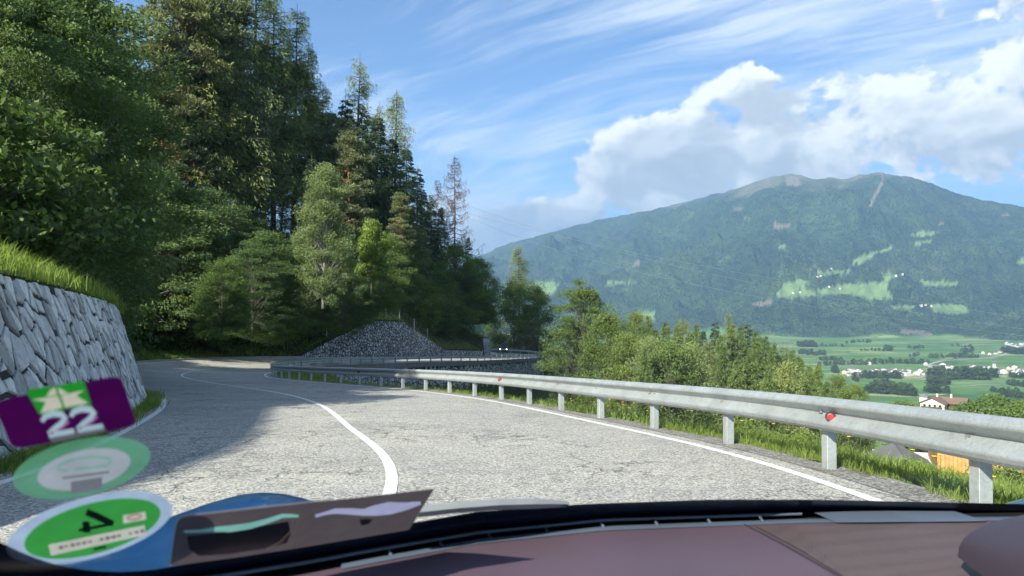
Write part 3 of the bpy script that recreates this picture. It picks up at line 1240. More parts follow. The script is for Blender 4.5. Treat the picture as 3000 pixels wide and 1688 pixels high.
near_i1 = int(np.argmin(np.abs(OUT[:I75, 1] - 31)))
near_i0 = int(np.argmin(np.abs(OUT[:I75, 1] + 1)))
build_wall('stone_retaining_wall', 'pale rubble stone wall with dark joints under a grassy bank beside the road', near_i0, near_i1,
           0.28, 0.36, -0.26, 0.056, 0.030, M['stone_pale'], lambda px, py, f: px > -40 and f > 3 and py < 1520, 3, chamfer=False)
fi0 = int(np.argmax((np.arange(NS) > I75) & (OPX > 868)))
fi1 = int(np.argmax((np.arange(NS) > fi0) & (OPX > 1416)))
fi2 = int(np.argmax((np.arange(NS) > fi1) & (OPX > 1475))) if (OPX[fi1:] > 1475).any() else fi1 + 24
fi2 = min(max(fi2, fi1 + 14), NS - 4)
build_wall('stone_retaining_wall', 'grey stone wall with sloping ends and wire fence above it, beyond the bend', fi0, fi1,
           0.37, 0.45, 0.08, 0.105, 0.030, M['stone_grey'], lambda px, py, f: py < 1062, 5, chamfer=False)
build_wall('stone_retaining_wall', 'tall narrow stone wall behind the far guardrail, near the oncoming car', fi1 + 1, fi2,
           0.37, 0.45, 0.0, 0.105, 0.030, M['stone_grey'], lambda px, py, f: py < 1062, 6, chamfer=False)

# kerb along the outer edge between the walls
ka, kb = near_i1 + 2, fi0 + 3
V, F = [], []
for i in range(ka, kb):
    p, n = OUT[i], EN[i]
    for o, z in ((-0.02, -0.1), (0.0, 0.14), (0.25, 0.15), (0.28, -0.1)):
        V.append((p[0] + n[0] * o, p[1] + n[1] * o, p[2] + z))
for a in range(kb - ka - 1):
    for b in range(3):
        q = a * 4 + b
        F.append((q, q + 4, q + 5, q + 1))
o = link('kerb', mesh_data('kerb', V, F, M['kerb']))
tag(o, 'low stone kerb around the outside of the bend', None, None, 'structure')


# retaining wall and fascia carrying the far road, on the inner edge
def inner_frame(i, out, dz):
    p = road_pt(i, -out)
    return (p[0], p[1], EZ[int(i)] - SLOPE * EP[int(i)][1] + dz)


ra, rb = sidx(74), min(sidx(142) + 24, NS - 6)
root = thing('stone_retaining_wall', 'curved stone wall under a concrete beam that carries the far road', 'wall', inner_frame((ra + rb) // 2, 0.6, -5))
B0 = Vector(root.location)
V, F = [], []
for i in range(ra, rb, 2):
    V += [inner_frame(i, 0.30, 0.05), inner_frame(i, 0.72, 0.05), inner_frame(i, 0.74, -0.52), inner_frame(i, 0.45, -0.54)]
n = len(V) // 4
for a in range(n - 1):
    for b in range(4):
        q, q2 = a * 4 + b, a * 4 + (b + 1) % 4
        F.append((q, q + 4, q2 + 4, q2))
F += [(0, 1, 2, 3), tuple(len(V) - 1 - k for k in range(4))]
link('concrete_beam', mesh_data('concrete_beam', [tuple(Vector(v) - B0) for v in V], F, M['concrete']), root)
V, F = [], []
for i in range(ra, rb, 2):
    for o, z in ((0.52, -0.5), (0.56, -2), (0.75, -6.5)):
        V.append(inner_frame(i, o, z))
n = len(V) // 3
for a in range(n - 1):
    for b in range(2):
        q = a * 3 + b
        F.append((q, q + 3, q + 4, q + 1))
link('mortar_body', mesh_data('mortar_body', [tuple(Vector(v) - B0) for v in V], F, M['mortar']), root)
rng = random.Random(11)
Lw = (rb - ra) * DS
cells = voronoi_cells(0, Lw, 5.8, 0.44, 0.50, 0.0, lambda u, v: 0.05 < v < 5.7 and 0.2 < u < Lw - 0.2, rng)
rest = MB()
for poly in cells:
    poly = [(p[0], min(p[1], 5.85)) for p in poly]
    Vs, Fs = stone_solid(poly, 0.105, 0.045 * rng.uniform(0.6, 1.3), rng, False)
    W = []
    for u, v, nn in Vs:
        i = min(max(ra + u / DS, ra), rb - 1.01)
        q = inner_frame(i, 0.53 + 0.035 * v + nn, -0.56 - v)
        W.append(tuple(Vector(q) - B0))
    rest.add(W, Fs)
o = rest.obj('stones', M['stone_grey'], root)
o['kind'] = 'stuff'

# ------------------------------------------------------------------ guardrails
WPROF = [(0.012, 0.312), (0.030, 0.308), (0.062, 0.290), (0.082, 0.266), (0.087, 0.250), (0.081, 0.236), (0.010, 0.182), (0.003, 0.168),
         (0.010, 0.154), (0.078, 0.090), (0.086, 0.076), (0.084, 0.062), (0.064, 0.030), (0.036, 0.006), (0.020, 0.000)]
RAIL_OFF = 0.42        # back of the beam, metres right of the edge line
WPROF = [(u * 1.12, v * 1.10) for u, v in WPROF]
RAIL_Z = 0.410


def rail_pt(i, u, v):
    """i edge index, u towards the road from the back of the beam, v above the road"""
    p = road_pt(i, -(RAIL_OFF - u))
    k = min(int(i), NS - 2)
    z = EZ[k] + (EZ[k + 1] - EZ[k]) * (i - k)
    return (p[0], p[1], z + v - SLOPE * p[1])


def beam_mesh(i0, i1, step, B, lap=0.0):
    V, F = [], []
    idx = list(np.arange(i0, i1, step)) + [i1]
    m = len(WPROF)
    for i in idx:
        for th in (0.0, -0.004):
            for u, v in WPROF:
                V.append(tuple(Vector(rail_pt(i, u + th + lap, v + RAIL_Z)) - B))
    w = 2 * m
    for a in range(len(idx) - 1):
        for side in (0, 1):
            for b in range(m - 1):
                q = a * w + side * m + b
                f = (q, q + w, q + w + 1, q + 1)
                F.append(f if side else tuple(reversed(f)))
        for b in (0, m - 1):
            q = a * w + b
            F.append((q, q + w, q + w + m, q + m))
    for a in (0, (len(idx) - 1) * w):
        F.append(tuple(a + k for k in range(m)) + tuple(a + m + k for k in range(m - 1, -1, -1)))
    return V, F


POST_PROF = [(-0.055, -0.05), (0.055, -0.05), (0.060, -0.045), (0.060, 0.05), (0.048, 0.05), (0.048, -0.036), (-0.048, -0.036), (-0.048, 0.05), (-0.060, 0.05), (-0.060, -0.045)]
M['red'] = simple('red_reflector_plastic', (0.30, 0.022, 0.026), 0.4, var=0.35, scale=60)
M['black'] = simple('black_plastic', (0.012, 0.012, 0.014), 0.5, var=0.2)
M['bolt'] = simple('zinc_bolt', (0.30, 0.30, 0.29), 0.5, 0.5, var=0.2, scale=30)


def build_rail(name, label, i0, i1, posts, reflectors=(), detail=True):
    B = Vector(rail_pt((i0 + i1) / 2, 0, 0))
    root = thing(name, label, 'guardrail', B)
    step_posts = posts
    # beams: one piece for two spans, lapped
    k = 0
    while k < len(step_posts) - 1:
        a, b = step_posts[k], step_posts[min(k + 2, len(step_posts) - 1)]
        V, F = beam_mesh(a - 0.45, b + 0.15, 1.0 if detail else 2.0, B, 0.0 if (k // 2) % 2 else 0.0035)
        link('beam', mesh_data('beam', V, F, M['galv']), root)
        k += 2
    for n, i in enumerate(step_posts):
        p = Vector(rail_pt(i, 0, 0)) - B
        kk = min(int(i), NS - 1)
        t, nrm = ET[kk], EN[kk]
        mb = MB()
        hh = 0.66
        V = []
        for z in (-0.5, hh):
            for (px_, py_) in POST_PROF:
                # local x along the rail, local y away from the road
                o = -(py_ + 0.068)
                V.append((p.x + t[0] * px_ + nrm[0] * o, p.y + t[1] * px_ + nrm[1] * o, p.z + z))
        m = len(POST_PROF)
        F = [tuple(range(m)), tuple(range(2 * m - 1, m - 1, -1))] + [(q, (q + 1) % m, (q + 1) % m + m, q + m) for q in range(m)]
        F = [tuple(reversed(f)) for f in F]
        link('post', mesh_data('post', V, F, M['galv']), root)
        if detail and EP[kk, 1] < 30:
            # washer plate with its bolt in the groove
            mb = MB()
            c = Vector(rail_pt(i, 0.022, RAIL_Z + 0.152)) - B
            rot = Matrix((Vector((t[0], t[1], 0)), Vector((nrm[0], nrm[1], 0)), Vector((0, 0, 1)))).transposed()
            mb.bbox(tuple(c), (0.075, 0.008, 0.05), 0.003, rot)
            pl = mb.obj('washer_plate', M['bolt'], root)
            mb = MB()
            c = Vector(rail_pt(i, 0.030, RAIL_Z + 0.152)) - B
            mb.lathe([(0.013, 0), (0.013, 0.006), (0.006, 0.010)], 8, tuple(c), rot @ Matrix.Rotation(R(-90), 3, 'X'))
            mb.obj('bolt', M['bolt'], pl)
            if n % 2 == 0:
                for di in (-0.28, 0.06):
                    for u, v, tilt in ((0.051, 0.293, 45), (0.040, 0.191, -35), (0.040, 0.119, 35), (0.051, 0.020, -45)):
                        mb = MB()
                        c = Vector(rail_pt(i + di - 0.15, u, RAIL_Z + v)) - B
                        mb.lathe([(0.014, -0.004), (0.014, 0.006), (0.009, 0.009)], 8, tuple(c), rot @ Matrix.Rotation(R(-90 + tilt), 3, 'X'))
                        mb.obj('bolt', M['bolt'], root)
    for i, tilt in reflectors:
        kk = int(i)
        t, nrm = ET[kk], EN[kk]
        rot = Matrix((Vector((t[0], t[1], 0)), Vector((nrm[0], nrm[1], 0)), Vector((0, 0, 1)))).transposed()
        # disc turned towards oncoming traffic
        rr = Matrix.Rotation(R(tilt), 3, 'Z') @ rot @ Matrix.Rotation(R(-90), 3, 'X')
        rr = rot @ Matrix.Rotation(R(tilt), 3, 'Z') @ Matrix.Rotation(R(-90), 3, 'X')
        c = Vector(rail_pt(i, 0.060, RAIL_Z + 0.155)) - B
        mb = MB()
        mb.lathe([(0.049, -0.02), (0.052, 0.0), (0.048, 0.012)], 16, tuple(c), rr)
        ho = mb.obj('reflector', M['black'], root)
        mb = MB()
        mb.lathe([(0.037, 0.012), (0.037, 0.016), (0.025, 0.019)], 16, tuple(c), rr)
        mb.obj('lens', M['red'], ho)
    return root


I_TIP = sidx(66)
PS = 2.33 / DS
y_first = 5.35 - 2.33
ip0 = int(np.argmin(np.abs(EP[:, 1] - 7.77)))
near_posts = [ip0 + PS * k for k in range(-2, 40) if ip0 + PS * k < I_TIP]
rng = random.Random(4)
build_rail('guardrail', 'galvanised steel guardrail with red reflectors on the grass verge', near_posts[0], near_posts[-1], near_posts,
           [(ip0 - 0.55, 62), (ip0 + PS * 6 - 0.5, 62), (ip0 + PS * 12 - 0.5, 62)])
far_posts = [near_posts[-1] + PS * k for k in range(0, 60) if near_posts[-1] + PS * k < NS - 8]
build_rail('guardrail', 'distant guardrail with close posts on the concrete beam of the far road', far_posts[0], far_posts[-1], far_posts, (), False)


# ------------------------------------------------------------------ trees
def unit(v):
    return v / np.maximum(np.linalg.norm(v, axis=-1, keepdims=True), 1e-9)


def cards(C, along, length, width, rng, twist=1.0, up=None):
    """leaf-sized four-cornered faces; C centres, along their long axis"""
    n = len(C)
    a = unit(along)
    ref = rng.normal(size=(n, 3)) * twist
    if up is not None:
        ref = ref + np.array(up)
    s = unit(np.cross(a, ref))
    L = np.asarray(length).reshape(-1, 1) * np.ones((n, 1)) * 0.5
    W = np.asarray(width).reshape(-1, 1) * np.ones((n, 1)) * 0.5
    nrm = np.cross(a, s)
    V = np.stack([C - a * L, C + s * W + nrm * W * 0.25, C + a * L, C - s * W + nrm * W * 0.25], axis=1).reshape(-1, 3)
    F = np.arange(4 * n).reshape(n, 4)
    return V, F


class Tree:
    def __init__(self, seed):
        self.r = np.random.default_rng(seed)
        self.wood = MB()
        self.C, self.D, self.L, self.W, self.A = [], [], [], [], []

    def leaves(self, C, along, length, width, v):
        n = len(C)
        self.C.append(C)
        self.D.append(along)
        self.L.append(np.ones(n) * length)
        self.W.append(np.ones(n) * width)
        self.A.append(np.ones(n) * v)

    def finish(self, name, bark, leaf, up=None):
        tr = mesh_data(name + '_trunk', self.wood.V, self.wood.F, bark, True)
        if not self.C:
            return (tr, None)
        C = np.concatenate(self.C)
        V, F = cards(C, np.concatenate(self.D), np.concatenate(self.L), np.concatenate(self.W), self.r, 1.0, up)
        A = np.repeat(np.clip(np.concatenate(self.A), 0, 1), 4)
        cr = mesh_data(name + '_crown', V, F, leaf, False, {'v': A})
        return (tr, cr)


def conifer(seed, H, Rm, base, whorl, per, droop, clen, cwid, dens, bark, leaf, name, lean=0.0, hang=0.4, ragged=0.25, trunk_r=None, power=0.85, dead=0.0, bare_tip=False):
    t = Tree(seed)
    r = t.r
    tr = trunk_r or H * 0.012
    pts = [(lean * H * (k / 10) ** 2 + r.normal() * 0.03, r.normal() * 0.03, H * k / 10) for k in range(11)]
    t.wood.tube(pts, [tr * (1 - 0.93 * k / 10) for k in range(11)], 7)
    h = base * H
    while h < H * 0.985:
        u = (h - base * H) / (H * (1 - base))
        for b in range(per):
            if r.random() < ragged * 0.5:
                continue
            ph = r.uniform(0, 2 * math.pi)
            shape = (1 - u) ** power * min(1.0, 0.45 + u * 3.0)
            L = Rm * shape * r.uniform(1 - ragged, 1 + ragged) + 0.25
            cx = lean * H * (h / H) ** 2
            d = np.array([math.cos(ph), math.sin(ph), 0.0])
            rise = 0.35 * u + 0.05
            k = np.linspace(0, 1, 6)
            bp = np.stack([cx + d[0] * L * k, d[1] * L * k, h + L * (rise * k - droop * k ** 1.6)], axis=1)
            if L > 0.9:
                t.wood.tube([tuple(p) for p in bp[::1 if L > 2 else 2]], list(np.linspace(max(0.012, tr * 0.16), 0.006, len(bp[::1 if L > 2 else 2]))), 4, False)
            if dead and r.random() < dead:
                continue
            n = int(max(5, dens * L))
            s = r.uniform(0.10, 1.0, n) ** 0.75
            P = np.stack([np.interp(s, k, bp[:, j]) for j in range(3)], axis=1)
            side = np.array([-d[1], d[0], 0.0])
            lat = r.normal(size=n) * (0.10 + 0.26 * L * (1 - s) ** 0.7 * 0.8)
            P = P + side[None, :] * lat[:, None]
            drop = np.abs(r.normal(size=n)) * hang * (0.25 + 0.12 * L)
            P[:, 2] -= drop + np.abs(lat) * 0.25
            dirn = d[None, :] * r.uniform(0.3, 1.0, n)[:, None] + side[None, :] * np.sign(lat)[:, None] * r.uniform(0, 0.9, n)[:, None]
            dirn[:, 2] -= r.uniform(0, 1.0, n) * (0.3 + hang)
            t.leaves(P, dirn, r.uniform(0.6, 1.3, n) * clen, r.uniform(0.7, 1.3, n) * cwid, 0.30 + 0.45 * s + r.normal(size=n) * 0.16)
        h += whorl * r.uniform(0.75, 1.3) * (1.15 - 0.5 * u)
    return t.finish(name, bark, leaf)


def pine(seed, H, bare, Rm, nclump, bark, leaf, name):
    t = Tree(seed)
    r = t.r
    tr = H * 0.0088
    bx, by = r.normal() * 0.25, r.normal() * 0.25
    pts = [(bx * math.sin(k * 0.45), by * math.sin(k * 0.6), H * 0.97 * k / 12) for k in range(13)]
    t.wood.tube(pts, [tr * (1 - 0.85 * (k / 12) ** 1.3) for k in range(13)], 8)
    for k in range(int(10 + H * 0.5)):                       # dead stubs on the bare bole
        h = r.uniform(0.25, bare + 0.1) * H
        ph = r.uniform(0, 6.28)
        L = r.uniform(0.4, 2.0)
        t.wood.tube([(0, 0, h), (math.cos(ph) * L * 0.6, math.sin(ph) * L * 0.6, h + L * 0.05), (math.cos(ph) * L, math.sin(ph) * L, h - L * 0.15)], [0.03, 0.018, 0.006], 4, False)
    for c in range(nclump):
        u = r.uniform(0, 1) ** 0.85
        h = (bare + (1 - bare) * u) * H
        ph = r.uniform(0, 6.28)
        L = Rm * (0.35 + 0.65 * math.sin(math.pi * min(1, 0.22 + u * 0.78))) * r.uniform(0.35, 1.1)
        if u > 0.93:
            L *= 0.4
        e = np.array([math.cos(ph) * L, math.sin(ph) * L, h + L * r.uniform(-0.12, 0.3)])
        t.wood.tube([(0, 0, h - 0.2), tuple(e * np.array([0.5, 0.5, 1]) - np.array([0, 0, 0.12 * L])), tuple(e)], [0.05, 0.035, 0.012], 4, False)
        n = 150
        rad = r.uniform(0.45, 0.95)
        q = unit(r.normal(size=(n, 3))) * (r.random((n, 1)) ** 0.4) * rad * np.array([1.25, 1.25, 0.55])
        P = e + q
        dirn = q + np.array([0, 0, 0.35]) + r.normal(size=(n, 3)) * 0.25
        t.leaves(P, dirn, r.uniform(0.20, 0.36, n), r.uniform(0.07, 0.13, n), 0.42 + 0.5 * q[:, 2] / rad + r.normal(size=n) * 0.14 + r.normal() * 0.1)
    return t.finish(name, bark, leaf)


def broadleaf(seed, H, Rm, trunk_h, nclump, per, leaf_len, leaf_wid, bark, leaf, name, flat=1.0, low=0.2, feather=False, clump=0.17, squash=0.6, trunk_r=None, topple=0.0):
    t = Tree(seed)
    r = t.r
    tr = trunk_r or H * 0.016
    bend = r.normal(size=2) * 0.03 * H
    tp = lambda f: np.array([bend[0] * f * f, bend[1] * f * f, H * f])
    t.wood.tube([tuple(tp(k / 8 * 0.88)) for k in range(9)], [tr * (1 - 0.9 * k / 8) for k in range(9)], 7)
    ends = []
    golden = 2.399963
    for c in range(nclump):
        f = (c + 0.5) / nclump
        h = low + (1 - low) * f
        prof = math.sin(math.pi * min(1.0, 0.16 + 0.84 * f) ** 0.9) ** 0.62
        L = Rm * prof * (r.uniform(0.25, 1.0) ** 0.55) * r.uniform(0.85, 1.18)
        ph = c * golden + r.normal() * 0.5
        e = tp(h) + np.array([math.cos(ph) * L, math.sin(ph) * L, r.normal() * 0.03 * H])
        ends.append((e, h))
        hb = max(trunk_h, h - 0.10 - 0.5 * L / H - r.uniform(0, 0.08))
        if hb < h + 0.1 and hb < 0.86:
            b = tp(hb)
            m = (b + e) / 2 + np.array([0, 0, 0.06 * L]) + r.normal(size=3) * 0.08 * L
            rb = tr * 0.32 * (1 - 0.6 * h)
            t.wood.tube([tuple(b), tuple(m), tuple(e)], [rb, rb * 0.6, 0.01], 5, False)
    for e, h in ends:
        cr = Rm * clump * 2.0 * r.uniform(0.6, 1.35)
        n = int(per * r.uniform(0.6, 1.4))
        q = unit(r.normal(size=(n, 3))) * (r.random((n, 1)) ** 0.45) * cr * np.array([1.15, 1.15, squash])
        P = e + q
        out = unit(P - tp(h * 0.85))
        if feather:
            dirn = out * 0.7 + r.normal(size=(n, 3)) * 0.5 + np.array([0, 0, -0.35])
        else:
            dirn = out * 0.4 + r.normal(size=(n, 3)) + np.array([0, 0, -0.25])
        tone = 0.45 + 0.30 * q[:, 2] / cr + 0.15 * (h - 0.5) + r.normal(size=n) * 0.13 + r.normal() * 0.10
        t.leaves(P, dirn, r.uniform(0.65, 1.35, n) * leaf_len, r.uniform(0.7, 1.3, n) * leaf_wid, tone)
    return t.finish(name, bark, leaf, (0, 0, 0.6))


def dead_larch(seed, H, Rm, bark, twig, name):
    t = Tree(seed)
    r = t.r
    t.wood.tube([(r.normal() * 0.03, r.normal() * 0.03, H * k / 10) for k in range(11)], [H * 0.0095 * (1 - 0.94 * k / 10) for k in range(11)], 7)
    h = 0.08 * H
    while h < 0.985 * H:
        u = h / H
        for b in range(3):
            ph = r.uniform(0, 6.28)
            L = (Rm * (1 - u) ** 0.75 * r.uniform(0.5, 1.15) + 0.3) * (1.0 if u > 0.2 else 0.5)
            d = np.array([math.cos(ph), math.sin(ph), 0])
            k = np.linspace(0, 1, 6)
            bp = np.stack([d[0] * L * k, d[1] * L * k, h + L * (0.10 * k - 0.62 * k * (1 - k) * 0.9 + 0.12 * k ** 3 - 0.06)], axis=1)
            t.wood.tube([tuple(p) for p in bp], list(np.linspace(0.045, 0.010, 6)), 4, False)
            for s in r.uniform(0.2, 1, int(6 + 6 * L)):
                p = np.array([np.interp(s, k, bp[:, j]) for j in range(3)])
                sd = np.array([-d[1], d[0], 0]) * r.choice([-1, 1]) * r.uniform(0.1, 0.55) * (1.25 - s)
                e = p + sd + d * 0.15 + np.array([0, 0, -r.uniform(0.12, 0.75)])
                t.wood.tube([tuple(p), tuple((p + e) / 2 + sd * 0.25), tuple(e)], [0.016, 0.013, 0.008], 3, False)
                m = 1
                C = e + r.normal(size=(m, 3)) * 0.10
                t.leaves(C, np.tile(np.array([[0, 0, -1.0]]), (m, 1)) + r.normal(size=(m, 3)) * 0.5, 0.28, 0.05, 0.4 + r.normal(size=m) * 0.2)
        h += r.uniform(0.30, 0.60)
    return t.finish(name, bark, twig)


BK = {'spruce': mat_bark('spruce_bark', (0.055, 0.042, 0.034), (0.11, 0.088, 0.07)),
      'pine': mat_bark('pine_bark', (0.07, 0.052, 0.042), (0.15, 0.11, 0.085), (0.36, 0.19, 0.095), 0.15, 0.45),
      'grey': mat_bark('grey_bark', (0.075, 0.07, 0.06), (0.17, 0.155, 0.135)),
      'dead': mat_bark('dead_bark', (0.075, 0.052, 0.04), (0.15, 0.11, 0.085)),
      'birch': mat_bark('birch_bark', (0.14, 0.13, 0.12), (0.32, 0.31, 0.29))}
LF = {'spruce': mat_leaf('spruce_needles', (0.022, 0.042, 0.022), (0.080, 0.120, 0.055), 0.2),
      'larch': mat_leaf('larch_needles', (0.085, 0.120, 0.040), (0.270, 0.310, 0.110), 0.4),
      'pine': mat_leaf('pine_needles', (0.070, 0.092, 0.045), (0.225, 0.250, 0.125), 0.25),
      'locust': mat_leaf('locust_leaves', (0.042, 0.082, 0.034), (0.150, 0.215, 0.075), 0.38),
      'maple': mat_leaf('broad_leaves', (0.045, 0.082, 0.024), (0.165, 0.235, 0.060), 0.38),
      'ash': mat_leaf('ash_leaves', (0.055, 0.098, 0.030), (0.195, 0.265, 0.078), 0.35),
      'birch': mat_leaf('birch_leaves', (0.100, 0.138, 0.053), (0.300, 0.362, 0.150), 0.35),
      'bush': mat_leaf('bush_leaves', (0.050, 0.085, 0.028), (0.170, 0.240, 0.065), 0.35),
      'dead': mat_leaf('dry_twigs', (0.08, 0.05, 0.035), (0.19, 0.125, 0.085), 0.1),
      'lime': mat_leaf('lime_green_leaves', (0.065, 0.11, 0.025), (0.23, 0.31, 0.07), 0.4),
      'far': mat_leaf('distant_leaves', (0.030, 0.055, 0.022), (0.095, 0.14, 0.045), 0.2)}

PROTO = {
    'spruce': [conifer(s, 20, 3.3, 0.10, 0.42, 5, 0.42, 0.40, 0.10, 28, BK['spruce'], LF['spruce'], 'spruce', ragged=0.3) for s in (21, 22)],
    'larch': [conifer(s, 22, 3.0, 0.22, 0.46, 4, 0.22, 0.32, 0.055, 44, BK['spruce'], LF['larch'], 'larch', hang=1.15, ragged=0.42, power=0.6, lean=l) for s, l in ((31, 0.01), (32, -0.02))],
    'pine': [pine(s, 22, b, 2.6, c, BK['pine'], LF['pine'], 'pine') for s, b, c in ((41, 0.50, 95), (42, 0.36, 125))],
    'locust': [broadleaf(s, 13, 4.6, 0.16, 120, 270, 0.23, 0.085, BK['grey'], LF['locust'], 'locust', low=0.03, feather=True, clump=0.12, squash=0.42) for s in (51, 52)],
    'near_locust': [broadleaf(s, 13, 5.0, 0.14, 190, 330, 0.19, 0.075, BK['grey'], LF['locust'], 'near_locust', low=0.06, feather=True, clump=0.11, squash=0.42) for s in (57,)],
    'maple': [broadleaf(s, 14, 5.2, 0.14, 130, 270, 0.20, 0.125, BK['grey'], LF['maple'], 'maple', low=0.03, clump=0.125) for s in (61, 62)],
    'ash': [broadleaf(s, 13, 3.7, 0.12, 110, 290, 0.17, 0.095, BK['grey'], LF['ash'], 'ash', low=0.10, clump=0.14, squash=0.7) for s in (71, 72)],
    'birch': [broadleaf(s, 15, 2.9, 0.10, 170, 300, 0.18, 0.085, BK['birch'], LF['birch'], 'birch', low=0.06, clump=0.15, squash=0.95) for s in (81,)],
    'sapling': [broadleaf(s, 7, 2.5, 0.15, 60, 130, 0.28, 0.20, BK['grey'], LF['lime'], 'sapling', low=0.25, clump=0.16) for s in (85,)],
    'bush': [broadleaf(s, 3.0, 2.1, 0.06, 46, 150, 0.17, 0.10, BK['grey'], LF['bush'], 'bush', low=0.08, clump=0.2, trunk_r=0.05) for s in (91, 92)],
    'young_larch': [conifer(s, 16, 3.3, 0.03, 0.34, 5, 0.28, 0.34, 0.075, 40, BK['spruce'], LF['ash'], 'young_larch', hang=0.8, ragged=0.34, power=0.8) for s in (35, 36)],
    'dead': [dead_larch(95, 22, 6.6, BK['dead'], LF['dead'], 'dead_larch')],
    'far_tree': [broadleaf(s, 11, 4.4, 0.05, 26, 26, 1.3, 0.9, BK['grey'], LF['far'], 'far_tree', low=0.12, clump=0.19, trunk_r=0.3) for s in (97, 98)],
}
PH = {'spruce': 20, 'larch': 22, 'pine': 22, 'locust': 13, 'near_locust': 13, 'maple': 14, 'ash': 13, 'birch': 15, 'sapling': 7, 'bush': 3.0, 'young_larch': 16, 'dead': 22, 'far_tree': 11}


def plant(kind, x, y, z, h, name, label, cat='tree', group=None, wide=1.0, var=None, rot=None):
    pr = PROTO[kind]
    tr, cr = pr[(var if var is not None else random.randrange(len(pr))) % len(pr)]
    s = h / PH[kind]
    rz = random.uniform(0, 6.28) if rot is None else rot
    root = thing(name, label, cat, (x, y, z - 0.15), rz, group, (s * wide, s * wide, s))
    link('trunk', tr, root)
    if cr is not None:
        link('crown', cr, root)
    return root


TREE_N = {}


def forest(kind, px, top, d, name, label, group=None, wide=1.0, var=None, cat='tree'):
    """a tree of the wooded slope: bearing, row of its top and forward distance"""
    x = (px - 1500) / FPX * d
    z, t, i = hill_z(x, d)
    while t < (10.5 if kind in ('pine', 'larch', 'spruce', 'dead') else 5.0) and d < 150:
        d += 1.5
        x = (px - 1500) / FPX * d
        z, t, i = hill_z(x, d)
    zt = at(px, top, d).z
    h = max(3.0, zt - z)
    return plant(kind, x, d, z, h, name, label, cat, group, wide, var)


